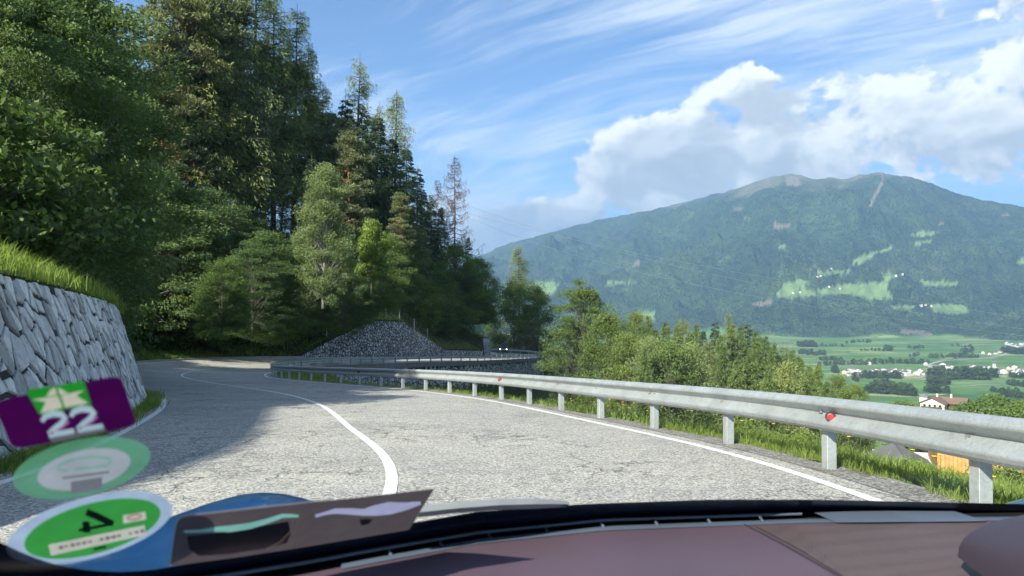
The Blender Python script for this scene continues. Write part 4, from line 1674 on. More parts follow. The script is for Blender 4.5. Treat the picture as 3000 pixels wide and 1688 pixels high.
G = {'larch': ('larch', 'tall feathery yellow-green larch in the forest above the bend', 'larches in the forest above the bend'),
     'pine': ('pine_tree', 'tall pine with bare orange trunk in the forest above the bend', 'pines in the forest above the bend'),
     'spruce': ('spruce', 'dark dense spruce in the forest above the bend', 'spruces in the forest above the bend'),
     'locust': ('locust_tree', 'shaded feathery locust tree at the foot of the forest', 'locust trees at the foot of the forest'),
     'maple': ('broadleaf_tree', 'shaded leafy tree low in the forest beyond the bend', 'leafy trees low in the forest')}
for kind, px, top, d, wide in [
        ('larch', 560, -170, 74, 1.0), ('larch', 655, -210, 80, 1.05), ('larch', 745, -190, 77, 1.0), ('larch', 800, -70, 84, 0.95), ('larch', 862, 10, 82, 0.9),
        ('larch', 895, 120, 88, 0.9), ('larch', 1042, 158, 96, 1.0), ('larch', 1155, 258, 104, 0.95), ('larch', 1120, 292, 103, 0.8), ('larch', 940, 240, 92, 0.9),
        ('larch', 690, 30, 86, 0.9), ('larch', 610, -60, 90, 1.0),
        ('pine', 522, -60, 66, 1.1), ('pine', 615, 60, 70, 1.0), ('pine', 700, 250, 68, 1.0), ('pine', 728, 300, 66, 1.0), ('pine', 830, 330, 70, 1.0), ('pine', 770, 120, 78, 1.0),
        ('pine', 905, 300, 84, 1.0), ('pine', 965, 330, 88, 1.0), ('pine', 645, -20, 84, 1.1), ('pine', 860, 180, 92, 1.0), ('pine', 480, 100, 72, 1.0),
        ('spruce', 1010, 275, 90, 1.1), ('spruce', 1060, 300, 98, 1.1), ('spruce', 1105, 330, 96, 1.15), ('spruce', 1150, 395, 99, 1.1), ('spruce', 1190, 425, 104, 1.1),
        ('spruce', 1222, 480, 108, 1.05), ('spruce', 1243, 560, 106, 1.1), ('spruce', 960, 420, 84, 1.1), ('spruce', 1080, 460, 88, 1.15),
        ('spruce', 1000, 520, 80, 1.1), ('spruce', 1180, 560, 98, 1.15), ('spruce', 1130, 600, 92, 1.15), ('spruce', 1268, 690, 116, 1.0),
        ('spruce', 1385, 800, 124, 1.0), ('spruce', 1350, 830, 120, 1.1), ('pine', 590, 200, 76, 1.0), ('pine', 560, 330, 80, 1.0),
        ('locust', 610, 560, 64, 1.1), ('locust', 700, 610, 67, 1.1), ('locust', 540, 640, 62, 1.1), ('locust', 780, 680, 72, 1.1), ('locust', 480, 560, 64, 1.2), ('locust', 430, 480, 60, 1.2),
        ('locust', 650, 740, 63, 1.1), ('locust', 880, 700, 76, 1.0), ('locust', 1010, 690, 82, 1.0),
        ('maple', 1120, 690, 90, 1.0), ('maple', 1200, 720, 100, 1.0), ('maple', 1260, 760, 108, 1.0), ('maple', 1340, 800, 116, 1.0), ('maple', 930, 790, 80, 1.0), ('maple', 1060, 780, 88, 1.0),
        ('maple', 1150, 830, 104, 0.9), ('maple', 1010, 830, 86, 1.0), ('maple', 560, 780, 62, 1.1), ('maple', 730, 800, 68, 1.1), ('maple', 830, 830, 75, 1.0), ('maple', 1390, 850, 122, 1.0),
        ('maple', 1250, 840, 112, 0.9), ('maple', 460, 800, 58, 1.0), ('spruce', 1292, 600, 120, 1.0), ('spruce', 1372, 690, 124, 1.0), ('maple', 1405, 760, 130, 1.0), ('spruce', 1262, 560, 114, 1.0), ('maple', 1330, 720, 118, 1.0), ('maple', 650, 760, 60, 1.1), ('locust', 740, 720, 66, 1.0), ('locust', 810, 760, 70, 1.0), ('maple', 690, 840, 60, 0.9), ('locust', 590, 700, 60, 1.1), ('maple', 1400, 830, 128, 1.0), ('spruce', 1425, 850, 131, 1.0), ('maple', 1365, 790, 122, 1.1), ('maple', 1440, 890, 129, 0.9),  ('maple', 1422, 940, 127, 0.9), ('maple', 1410, 880, 136, 0.9), ('maple', 1300, 800, 114, 1.0), ('spruce', 1320, 780, 124, 1.0), ('maple', 1395, 920, 126, 0.9), ('maple', 1345, 910, 121, 0.9), ('maple', 1310, 870, 120, 0.9)]:
    nm, lb, gr = G[kind]
    forest(kind, px, top, d, nm, lb, gr, wide)
forest('birch', 948, 490, 70, 'birch_tree', 'slender pale grey-green birch catching the sun in the forest edge', wide=1.0)
forest('sapling', 1088, 655, 78, 'young_maple', 'small bright lime-green tree in front of the dark spruces', wide=0.62)
forest('dead', 1332, 452, 114, 'dead_larch', 'bare brown dead larch standing against the sky', wide=0.95)
forest('dead', 1283, 520, 117, 'dead_larch', 'shorter dead brown larch behind the spruces', wide=0.8)
# forest fill further up the slope
rf = random.Random(23)
for k in range(26):
    px = rf.choice([rf.uniform(330, 520), rf.uniform(900, 1240), rf.uniform(940, 1240)])
    d = rf.uniform(92, 128)
    lim = np.interp(px, [330, 700, 900, 1040, 1150, 1240], [-100, -60, 180, 250, 360, 560])
    kind = rf.choice(['pine', 'pine', 'larch', 'larch', 'pine'] if px < 900 else ['spruce', 'pine', 'spruce'])
    x = (px - 1500) / FPX * d
    z, t, i = hill_z(x, d)
    h = rf.uniform(17, 25)
    hmax = at(px, lim + rf.uniform(10, 160), d).z - z
    if hmax < 7:
        continue
    nm, lb, gr = G[kind]
    plant(kind, x, d, z, min(h, hmax), nm, lb, 'tree', gr)
# near slope above the stone wall
for k, (x, y, h, w) in enumerate([(-14.6, 22.5, 9.5, 1.0), (-17.6, 27.5, 14, 0.95), (-21.0, 34.5, 18, 0.66), (-19.4, 31, 17, 0.66), (-13.6, 19.0, 7, 0.9),
                                  (-18.5, 23.5, 10.5, 1.05), (-23.5, 30, 19, 0.9), (-26.5, 38, 15, 1.1), (-29, 47, 13, 1.1), (-24.5, 41.5, 10, 0.9)]):
    z, t, i = hill_z(x, y)
    plant('near_locust', x, y, z, h, 'locust_tree', 'dark overhanging locust tree on the bank above the pale stone wall', 'tree', 'locust trees above the pale stone wall', w)
for x, y, h in ((-26, 9, 12), (-30, 13, 13), (-33, 6, 14), (-29, 18, 13), (-36, 18, 14), (-36, 27, 14), (-38, 34, 14)):   # unseen trees added uphill to shade the overhanging ones
    z, t, i = hill_z(x, y)
    plant('locust', x, y, z, h, 'locust_tree', 'unseen locust tree added uphill to shade the dark overhanging trees', 'tree', 'unseen locust trees added for shade')
for k in range(34):
    u = rf.uniform(0, 1)
    y = 14 + 38 * u
    i = int(np.argmin(np.abs(OUT[:I75, 1] - y)))
    o = rf.uniform(2.6, 7)
    x, y = OUT[i, 0] + EN[i, 0] * o, OUT[i, 1] + EN[i, 1] * o
    z, t, i = hill_z(x, y)
    plant('bush', x, y, z, rf.uniform(1.8, 3.6) * (0.55 if y < 13 else 1), 'bush', 'dark leafy bush in the undergrowth above the pale stone wall', 'bush', 'bushes above the pale stone wall', 1.1)
for k in range(72):                                             # shrubs at the foot of the forest, behind the kerb
    i = int(rf.uniform(near_i1, fi1 + 8)) if k < 50 else int(rf.uniform(sidx(50), fi0 + 10))
    o = rf.uniform(5.5, 11)
    x, y = OUT[i, 0] + EN[i, 0] * o, OUT[i, 1] + EN[i, 1] * o
    z, t, i = hill_z(x, y)
    plant('bush', x, y, z, rf.uniform(2.2, 5.0), 'bush', 'shaded bush at the forest edge beyond the kerb', 'bush', 'bushes at the forest edge beyond the kerb', 1.2)
# --- trees below the road on the right
def lower(kind, px, top, d, name, label, group=None, wide=1.0, var=None, hmin=4, cat='tree'):
    x = (px - 1500) / FPX * d
    z = ground_z(x, d)
    h = max(hmin, at(px, top, d).z - z)
    return plant(kind, x, d, z, h, name, label, cat, group, wide, var)


lower('larch', 1522, 712, 168, 'larch', 'tall slim larch with narrow tip standing alone by the far bend', wide=1.0, var=0)
lower('maple', 1505, 830, 160, 'broadleaf_tree', 'dark leafy tree around the foot of the tall slim larch', wide=0.8)
lower('maple', 1575, 850, 162, 'broadleaf_tree', 'leafy tree between the tall slim larch and the big round tree', wide=0.75)
lower('locust', 1712, 835, 112, 'broadleaf_tree', 'big dark-green round tree overhanging the far road', wide=0.78, var=0)
lower('larch', 1700, 812, 122, 'larch', 'larch tip rising behind the big round tree', wide=0.7)
lower('maple', 1790, 925, 104, 'broadleaf_tree', 'dark leafy tree beside the big round tree', wide=0.7)
lower('locust', 1668, 930, 116, 'broadleaf_tree', 'dark-green tree hanging over the end of the far wall', wide=0.6, var=1)
gl = {'larch': ('larch', 'sunny yellow-green larch in the wood below the guardrail', 'larches below the guardrail'),
      'spruce': ('spruce', 'dark pointed spruce in the wood below the guardrail', 'spruces below the guardrail'),
      'ash': ('ash_tree', 'sunny light-green leafy tree in the wood below the guardrail', 'leafy trees below the guardrail'),
      'young_larch': ('young_larch', 'pointed light-green young larch in the wood below the guardrail', 'young larches below the guardrail'),
      'birch': ('birch_tree', 'pale leafy birch in the wood below the guardrail', 'birches below the guardrail')}
for kind, px, top, d, w in [('larch', 1805, 905, 150, 0.9), ('ash', 1860, 925, 140, 0.8), ('young_larch', 1900, 915, 165, 0.8), ('young_larch', 1950, 935, 150, 0.9), ('larch', 2000, 925, 155, 1.1), ('spruce', 2095, 930, 150, 0.9),
                            ('larch', 2128, 903, 175, 0.8), ('spruce', 2060, 960, 140, 0.9), ('young_larch', 2170, 945, 150, 0.9), ('spruce', 2190, 938, 160, 1.0), ('young_larch', 2240, 975, 145, 0.9), ('larch', 2290, 1000, 150, 1.1),
                            ('young_larch', 2340, 1035, 140, 1.0), ('young_larch', 2395, 1060, 135, 0.9), ('ash', 2450, 1108, 140, 0.8), ('ash', 2500, 1130, 150, 0.8), ('birch', 1910, 1000, 95, 0.9), ('ash', 1960, 1015, 92, 0.9),
                            ('birch', 2030, 1020, 95, 1.0), ('young_larch', 2120, 1000, 105, 0.9), ('larch', 2080, 990, 112, 1.1), ('young_larch', 2200, 1030, 100, 1.0), ('young_larch', 2270, 1050, 108, 0.9), ('young_larch', 2350, 1085, 100, 0.9),
                            ('larch', 1860, 960, 118, 1.0), ('young_larch', 1920, 955, 122, 0.9), ('ash', 1850, 985, 98, 0.8), ('young_larch', 2020, 965, 128, 1.0), ('spruce', 2150, 980, 130, 1.0), ('birch', 2310, 1075, 96, 0.9),
                            ('young_larch', 2420, 1105, 112, 0.9), ('ash', 2480, 1150, 118, 0.9), ('young_larch', 1975, 975, 118, 0.9), ('young_larch', 2220, 990, 128, 0.9), ('young_larch', 2300, 1025, 125, 0.9), ('young_larch', 2370, 1060, 120, 0.9),
                            ('young_larch', 2055, 1010, 104, 0.9), ('young_larch', 2160, 1040, 98, 0.9), ('young_larch', 2250, 1080, 94, 0.9), ('young_larch', 1890, 1010, 90, 0.8), ('young_larch', 2440, 1130, 104, 0.8), ('young_larch', 1830, 950, 125, 0.8), ('young_larch', 1985, 940, 146, 0.8), ('young_larch', 2040, 940, 152, 0.8), ('young_larch', 2145, 940, 156, 0.8), ('young_larch', 2215, 960, 150, 0.8),
                            ('young_larch', 2265, 995, 140, 0.8), ('young_larch', 2320, 1015, 142, 0.8), ('young_larch', 2110, 970, 126, 0.8), ('young_larch', 1870, 940, 134, 0.8), ('young_larch', 1945, 990, 106, 0.8), ('spruce', 2280, 1030, 118, 0.8)]:
    nm, lb, gr = gl[kind]
    lower(kind, px, top, d, nm, lb, gr, w)
# bushes along the lip of the bank and round the farmhouse
for px, top, d in [(2650, 1182, 215), (2850, 1185, 200), (2900, 1172, 190), (2950, 1180, 185), (2990, 1190, 180), (2810, 1200, 205), (2700, 1210, 160), (2880, 1200, 150), (2965, 1205, 140), (2770, 1212, 150)]:
    lower('bush', px, top, d, 'bush', 'round green bush on the slope near the brown-roofed farmhouse', 'bushes near the farmhouse', 1.1, None, 3.0, 'bush')
for k in range(30):
    i = rf.uniform(sidx(3), sidx(17))
    p = road_pt(i, -rf.uniform(5.0, 10.0))
    plant('bush', p[0], p[1], ground_z(p[0], p[1]), rf.uniform(0.6, 1.1), 'bush', 'low green shrub on the bank behind the guardrail', 'bush', 'shrubs on the bank behind the guardrail', 1.2)


# ------------------------------------------------------------------ grass
LF['grass'] = mat_leaf('grass_blades', (0.085, 0.135, 0.028), (0.30, 0.39, 0.085), 0.45)


def grass(name, label, P, h, w, seed, lean=0.35):
    r = np.random.default_rng(seed)
    P = np.asarray(P, float)
    n = len(P)
    hh = np.asarray(h) * r.uniform(0.55, 1.35, n)
    ww = np.asarray(w) * r.uniform(0.7, 1.3, n)
    a = r.uniform(0, 6.28, n)
    b = r.uniform(0, 6.28, n)
    s = np.c_[np.cos(a), np.sin(a), np.zeros(n)]
    l = np.c_[np.cos(b), np.sin(b), np.zeros(n)] * (lean * hh * r.uniform(0.2, 1.4, n))[:, None]
    up = np.c_[np.zeros(n), np.zeros(n), hh]
    m = P + up * 0.55 + l * 0.3
    V = np.stack([P - s * ww[:, None] / 2, P + s * ww[:, None] / 2, m + s * ww[:, None] * 0.4, m - s * ww[:, None] * 0.4, P + up * (1 - 0.25 * lean) + l], axis=1).reshape(-1, 3)
    k = np.arange(n) * 5
    F = [tuple(f) for f in np.c_[k, k + 1, k + 2, k + 3].tolist()] + [tuple(f) for f in np.c_[k + 3, k + 2, k + 4].tolist()]
    tone = np.clip(0.5 + 0.35 * fbm(P[:, 0] * 0.9, P[:, 1] * 0.9, 3) + r.normal(size=n) * 0.16, 0, 1)
    A = np.repeat(tone, 5)
    o = link(name, mesh_data(name, V, F, LF['grass'], False, {'v': A}))
    tag(o, label, None, None, 'stuff')
    return o


def verge_points(n, i0, i1, t0, t1, rng, power=1.0):
    pts = []
    ii = rng.uniform(i0, i1, n)
    uu = rng.random(n) ** power
    for i, u in zip(ii, uu):
        t = t0 + (t1 - t0) * u
        t = max(t, t0 + 0.14 * math.sin(i * 0.9) + 0.1 * math.sin(i * 2.3))
        p = road_pt(i, -t)
        k = int(i)
        pts.append((p[0], p[1], p[2] - float(edge_drop(t, k)) + 0.02))
    return np.array(pts)


r1 = np.random.default_rng(5)
P = verge_points(46000, sidx(3.0), sidx(13), 0.62, 4.2, r1, 1.15)
grass('grass', 'tall bright grass on the verge behind the near guardrail posts', P, 0.07 + 0.20 * r1.random(len(P)) ** 2, 0.008, 1, 0.75)
P = verge_points(40000, sidx(13), sidx(66), 0.62, 6.5, r1, 1.3)
grass('grass', 'short grass on the bank inside the bend', P, 0.09 + 0.14 * r1.random(len(P)) ** 2, 0.016, 2, 0.7)
# bank above the pale stone wall
pts = []
for k in range(26000):
    y = r1.uniform(3.5, 33)
    i = int(np.argmin(np.abs(OUT[:I75, 1] - y)))
    t = r1.random() ** 1.3 * 3.6
    u = t + BAT[i] * WH[i] + 0.02
    x_, y_ = OUT[i, 0] + EN[i, 0] * u + r1.normal() * 0.1, OUT[i, 1] + EN[i, 1] * u + r1.normal() * 0.15
    pts.append((x_, y_, OUT[i, 2] + WH[i] + 0.02 + float(hill_rise(t, i))))
grass('grass', 'bright long grass on the bank above the pale stone wall', pts, 0.30, 0.016, 3, 0.6)
pts = []
for k in range(26000):
    i = int(r1.uniform(near_i1 - 4, I_END - 2))
    t = 0.3 + r1.random() ** 1.4 * 5.5
    u = t + BAT[i] * WH[i] + 0.05
    x_, y_ = OUT[i, 0] + EN[i, 0] * u, OUT[i, 1] + EN[i, 1] * u
    pts.append((x_ + r1.normal() * 0.15, y_ + r1.normal() * 0.15, OUT[i, 2] + WH[i] + 0.02 + float(hill_rise(t, i))))
grass('grass', 'shaded grass strip behind the kerb and around the far stone wall', pts, 0.34, 0.05, 4, 0.5)
# weeds at the foot of the wall
pts = []
for k in range(5200):
    y = abs(r1.normal()) * 2.5 + r1.choice([7.5, 11.5, 16.5, 20.0])
    i = int(np.argmin(np.abs(OUT[:I75, 1] - y)))
    o = -abs(r1.normal()) * 0.12 - 0.02
    pts.append((OUT[i, 0] + EN[i, 0] * o, OUT[i, 1] + EN[i, 1] * o + r1.normal() * 0.2, OUT[i, 2] - 0.01))
grass('weeds', 'weeds growing along the foot of the pale stone wall', pts, 0.20, 0.014, 6, 0.7)

M['yellow'] = simple('yellow_petals', (0.75, 0.52, 0.01), 0.6, var=0.2, scale=60)
M['stem'] = simple('flower_stem', (0.08, 0.15, 0.03), 0.7)
fl_stem = MB()
fl_stem.tube([(0, 0, 0), (0.01, 0, 0.2), (0.03, 0.01, 0.38)], [0.004, 0.003, 0.002], 4)
fl_stem = fl_stem.data('flower_stem', M['stem'])
fh = MB()
for k in range(12):
    a = 2 * math.pi * k / 12
    c, s = math.cos(a), math.sin(a)
    fh.add([(0.03, 0.01, 0.38), (0.03 + c * 0.018 - s * 0.008, 0.01 + s * 0.018 + c * 0.008, 0.388), (0.03 + c * 0.032, 0.01 + s * 0.032, 0.394), (0.03 + c * 0.018 + s * 0.008, 0.01 + s * 0.018 - c * 0.008, 0.388)], [(0, 1, 2, 3)])
fh.lathe([(0.010, 0.382), (0.012, 0.392), (0.004, 0.397)], 8, (0.03, 0.01, 0))
fh = fh.data('flower_head', M['yellow'])
for k in range(44):
    i = rf.uniform(sidx(5.2), sidx(17)) if k < 34 else rf.uniform(sidx(17), sidx(34))
    t = rf.uniform(0.95, 2.6)
    p = road_pt(i, -t)
    o = thing('dandelion', 'yellow dandelion flower in the grass behind the guardrail', 'flower', (p[0], p[1], p[2] - float(edge_drop(t, int(i))) - 0.02), rf.uniform(0, 6.28), 'yellow flowers on the verge', (1, 1, rf.uniform(0.65, 1.25)))
    link('stem', fl_stem, o)
    link('flower_head', fh, o)

# ------------------------------------------------------------------ wire fence above the far wall
M['fence'] = simple('fence_steel', (0.42, 0.44, 0.45), 0.5, 0.3, var=0.2)
fpx = [972, 1020, 1061, 1102, 1148, 1190, 1230, 1270]
fpts = []
for p in fpx:
    i = fi0 + int(np.argmin(np.abs(OPX[fi0:fi1] - p)))
    u = BAT[i] * WH[i] + 0.7
    x_, y_ = OUT[i, 0] + EN[i, 0] * u, OUT[i, 1] + EN[i, 1] * u
    fpts.append(Vector((x_, y_, OUT[i, 2] + WH[i] + 0.2)))
fr = thing('wire_fence', 'thin wire mesh fence with slim posts above the far stone wall', 'fence', fpts[3])
for q in fpts:
    mb = MB()
    a = q - fpts[3]
    mb.tube([(a.x, a.y, a.z - 0.4), (a.x, a.y, a.z + 1.75)], 0.05, 6)
    mb.obj('post', M['fence'], fr)
wires = MB()
for a, b in zip(fpts[:-1], fpts[1:]):
    a, b = a - fpts[3], b - fpts[3]
    for k in range(9):
        z = 0.12 + k * 0.19
        wires.tube([(a.x, a.y, a.z + z), (b.x, b.y, b.z + z)], 0.005, 3, False)
    nn = int((b - a).length / 0.35)
    for k in range(1, nn):
        c = a.lerp(b, k / nn)
        wires.tube([(c.x, c.y, c.z + 0.12), (c.x, c.y, c.z + 1.64)], 0.004, 3, False)
o = wires.obj('wire_mesh', M['fence'], fr)
o['kind'] = 'stuff'

# ------------------------------------------------------------------ buildings
M['render_white'] = simple('white_render', (0.58, 0.57, 0.54), 0.85, var=0.08, scale=0.6)
M['render_cream'] = simple('cream_render', (0.62, 0.56, 0.45), 0.85, var=0.08, scale=0.6)
M['tile_brown'] = simple('brown_roof_tiles', (0.15, 0.098, 0.075), 0.85, var=0.25, scale=3, bump=0.5)
M['tile_red'] = simple('red_roof_tiles', (0.34, 0.13, 0.08), 0.85, var=0.25, scale=1)
M['tile_grey'] = simple('grey_roof', (0.13, 0.13, 0.135), 0.8, var=0.2, scale=1)
M['glass_dark'] = simple('window_glass', (0.02, 0.025, 0.03), 0.1, 0, 0.6, var=0.2)
M['wood_dark'] = simple('dark_timber', (0.09, 0.055, 0.032), 0.8, var=0.3, scale=4)
M['wood_orange'] = simple('larch_cladding', (0.46, 0.22, 0.075), 0.7, var=0.25, scale=5)


def gable_roof(w, d, h0, rise, over, th=0.25):
    """ridge along y"""
    mb = MB()
    k = rise / (w / 2)
    for s in (-1, 1):
        a = (s * 0.02, h0 + rise + 0.0)
        b = (s * (w / 2 + over), h0 - over * k)
        poly = [a, b, (b[0], b[1] + th), (a[0], a[1] + th)]
        if s > 0:
            poly = poly[::-1]
        mb.prism(poly, -d / 2 - over, d / 2 + over)
    return mb


def gable_walls(w, d, h, rise):
    mb = MB()
    mb.prism([(-w / 2, -3), (w / 2, -3), (w / 2, h), (0, h + rise - 0.03), (-w / 2, h)], -d / 2, d / 2)
    return mb


# farmhouse with brown roof: two crossing wings and a small turret
hx, hy = at(2738, 1190, 285).x, 285.0
hz = ground_z(hx, hy)
hz = at(2738, 1208, 285).z
fh_ = thing('farmhouse', 'white farmhouse with brown tiled roofs and small turret on the slope below', 'house', (hx, hy, hz), R(-38), None, (0.88, 0.88, 0.88))
gable_walls(9, 11, 4.4, 2.2).obj('wall', M['render_white'], fh_)
ro = gable_roof(9, 11, 4.4, 2.2, 0.9).obj('roof', M['tile_brown'], fh_)
mb = gable_walls(7.5, 9, 4.2, 1.9)
mb.obj('side_wing', M['wood_dark'], fh_, loc=(6.5, 4.5, 0), rotz=R(90))
gable_roof(7.5, 9, 4.2, 1.9, 0.8).obj('roof', M['tile_brown'], fh_, loc=(6.5, 4.5, 0.02), rotz=R(90))
mb = MB()
mb.box((-3.6, -2.2, 4.3), (3.0, 3.0, 4.6))
tw = mb.obj('turret', M['render_white'], fh_)
mb = MB()
mb.lathe([(2.7, 6.5), (2.6, 6.7), (0.05, 7.9)], 4, (-3.6, -2.2, 0), Matrix.Rotation(R(45), 3, 'Z'))
mb.obj('turret_roof', M['tile_grey'], tw)
for c in ((0.8, 1.5), (5.6, 4.2)):
    mb = MB()
    mb.box((c[0], c[1], 6.7), (0.7, 0.7, 1.9))
    mb.obj('chimney', M['render_white'], ro)
for s in (-3, -1, 1, 3):
    for z in (1.0, 3.2):
        mb = MB()
        mb.box((s * 0.95, -5.52, z), (0.95, 0.08, 1.25))
        w_ = mb.obj('window', M['wood_dark'], fh_)
        mb = MB()
        mb.box((s * 0.95, -5.575, z), (0.75, 0.04, 1.05))
        mb.obj('pane', M['glass_dark'], w_)
for yy in (-3.5, -0.5, 2.5):
    for z in (1.0, 3.2):
        mb = MB()
        mb.box((-4.52, yy, z), (0.08, 0.95, 1.25))
        w_ = mb.obj('window', M['wood_dark'], fh_)
        mb = MB()
        mb.box((-4.575, yy, z), (0.04, 0.75, 1.05))
        mb.obj('pane', M['glass_dark'], w_)
mb = MB()
mb.box((0, -6.0, 2.15), (7.4, 1.0, 0.15))
mb.box((0, -6.45, 2.65), (7.4, 0.08, 0.8))
mb.obj('balcony', M['wood_dark'], fh_)

# modern house below the bank, seen under the rail
bx_, by_ = 29.3, 45.0
bz_ = -10.9
mh = thing('modern_house', 'white house with orange timber cladding and dark roof below the bank', 'house', (bx_, by_, bz_), R(-24))
mb = MB()
mb.box((0, 0, -3), (13, 8, 9.2))
mb.obj('wall', M['render_white'], mh)
mb = MB()
mb.prism([(-7.4, 1.75), (7.2, 1.9), (7.2, 2.15), (-7.4, 2.0)], -4.9, 4.6)
mb.obj('roof_slab', M['render_white'], mh)
cl = MB()
cl.box((0.6, 0.3, 2.7), (9.5, 6.4, 1.4))
pc = cl.obj('upper_storey', M['wood_orange'], mh)
for k in range(46):
    mb = MB()
    mb.box((-4.1 + k * 0.205, -2.95, 2.7), (0.16, 0.06, 1.38))
    mb.obj('plank', M['wood_orange'], pc)
for k in range(5):
    mb = MB()
    mb.box((-4.6 + k * 2.3, -4.02, 0.4), (1.3, 0.10, 1.0))
    w_ = mb.obj('window', M['black'], mh)
    mb = MB()
    mb.box((-4.6 + k * 2.3, -4.09, 0.4), (1.1, 0.04, 0.85))
    mb.obj('pane', M['glass_dark'], w_)
bz2 = at(2700, 1400, 47).z
sh = thing('shed', 'grey shed roof poking through the grass beside the modern house', 'shed', (23.6, 47.0, bz2), R(-20))
gable_walls(4, 4.5, 0.6, 1.0).obj('wall', M['wood_dark'], sh)
gable_roof(4, 4.5, 0.6, 1.0, 0.3, 0.12).obj('roof', M['tile_grey'], sh)


# village in the valley: a few house shapes, copied
def valley_hit(px, py):
    """where a pixel's ray meets the valley sheet"""
    d = pix(px, py)
    lo = None
    ys = np.geomspace(350, 9000, 900)
    P = np.c_[d.x * ys, ys, d.z * ys + CAMH]
    h = big_z(P[:, 0], P[:, 1])
    k = np.argmax(P[:, 2] < h)
    if not (P[:, 2] < h).any():
        return None
    return Vector((P[k, 0], P[k, 1], float(h[k])))


HP = []
for k, (w, d, h, rise, wm, rm) in enumerate([(12, 15, 8.5, 3.2, 'render_white', 'tile_grey'), (11, 13, 7, 3.4, 'render_white', 'tile_brown'), (14, 19, 10.5, 3.0, 'render_white', 'tile_grey'), (10, 12, 6, 3.0, 'render_cream', 'tile_brown')]):
    wl = gable_walls(w, d, h, rise).data('house_wall', M[wm])
    rf_ = gable_roof(w, d, h, rise, 0.8, 0.4).data('house_roof', M[rm])
    wn = MB()
    wins = []
    for fl in range(int(h // 3)):
        for c in range(int(w // 3.4)):
            mb = MB()
            mb.box(((c - (int(w // 3.4) - 1) / 2) * 3.2, -d / 2 - 0.03, 1.6 + fl * 2.9), (1.5, 0.1, 1.6))
            wins.append(mb.data('house_window', M['glass_dark']))
    HP.append((wl, rf_, wins, h + rise))


def village_house(px, py, label, group, kind=None, rot=None, s=1.0):
    p = valley_hit(px, py)
    if p is None:
        return
    wl, rfm, wins, hh = HP[kind if kind is not None else rf.randrange(4)]
    o = thing('house', label, 'house', p, rf.uniform(-0.9, 0.9) if rot is None else rot, group, (s, s, s))
    link('wall', wl, o)
    link('roof', rfm, o)
    for w in wins:
        link('window', w, o)


for k in range(34):
    px = 2470 + 250 * (k + rf.random() * 0.8) / 34
    village_house(px, 1098 + rf.uniform(-10, 4), 'white house in the closely built row of the valley village', 'houses of the closely built village row', s=rf.uniform(0.75, 1.15))
for k in range(34):
    px = 2735 + 285 * (k + rf.random() * 0.8) / 34
    village_house(px, 1088 + (px - 2735) * 0.03 + rf.uniform(-12, 6), 'white house of the spread-out village part beyond the dark grove', 'houses beyond the dark grove', s=rf.uniform(0.75, 1.2))
for px, py in ((2535, 1068), (2548, 1069)):
    village_house(px, py, 'small white house among trees just behind the village', 'houses just behind the village', 1)
village_house(2711, 1070, 'single white house at the start of the pale valley lane', None, 1)
for px, py in ((2960, 1013), (2972, 1018), (2985, 1022), (2950, 1010), (2995, 1012)):
    village_house(px, py, 'white building at the foot of the wooded mountain', 'buildings at the foot of the mountain', 2)
for px, py in ((2880, 1036), (2900, 1040), (2918, 1038), (2930, 1034)):
    village_house(px, py, 'farm building beside the upper end of the pale lane', 'farm buildings beside the lane', 3)
for px, py in ((2325, 864), (2345, 862), (2430, 850), (2462, 848), (2435, 795), (2395, 812), (2405, 816), (2625, 812), (2645, 812), (2698, 900), (2712, 901), (2730, 898)):
    village_house(px, py, 'tiny farmhouse on the mountain meadows', 'farmhouses on the mountain meadows', None, None, 1.0)
# church with its tower
p = valley_hit(2912, 1092)
ch = thing('church', 'white village church with pointed tower', 'church', p, 0.3)
gable_walls(11, 22, 9, 5).obj('nave', M['render_white'], ch)
gable_roof(11, 22, 9, 5, 0.6, 0.4).obj('roof', M['tile_grey'], ch)
mb = MB()
mb.box((-8, -8, 12), (6, 6, 28))
tw = mb.obj('tower', M['render_white'], ch)
mb = MB()
mb.lathe([(4.6, 26), (4.4, 26.6), (0.1, 40)], 4, (-8, -8, 0), Matrix.Rotation(R(45), 3, 'Z'))
mb.obj('spire', M['tile_grey'], tw)

# valley lane
M['lane'] = simple('pale_lane', (0.34, 0.33, 0.31), 0.9, var=0.1, scale=0.05)


def lane(pts, width, label):
    P = [valley_hit(*q) for q in pts]
    C = catmull([(P[0].x * 2 - P[1].x, P[0].y * 2 - P[1].y)] + [(p.x, p.y) for p in P] + [(P[-1].x * 2 - P[-2].x, P[-1].y * 2 - P[-2].y)], 8)
    T = np.gradient(C, axis=0)
    T /= np.linalg.norm(T, axis=1)[:, None]
    N = np.c_[-T[:, 1], T[:, 0]]
    V, F = [], []
    for c, n in zip(C, N):
        for s in (-1, 1):
            q = c + n * s * width / 2
            V.append((q[0], q[1], float(big_z(np.array([q[0]]), np.array([q[1]]))[0]) + 0.9))
    for a in range(len(C) - 1):
        F.append((2 * a, 2 * a + 1, 2 * a + 3, 2 * a + 2))
    o = link('lane', mesh_data('lane', V, F, M['lane']))
    tag(o, label, None, None, 'structure')


lane([(2725, 1078), (2722, 1070), (2745, 1062), (2800, 1056), (2880, 1050), (2935, 1043), (2950, 1036)], 11, 'pale lane curving across the valley fields')
lane([(2640, 1110), (2690, 1108), (2720, 1100)], 8, 'pale field track by the village')
lane([(2820, 1133), (2890, 1128), (2960, 1132)], 8, 'pale field track between the meadows')
lane([(2470, 1104), (2560, 1106), (2640, 1100)], 10, 'pale road in front of the village')

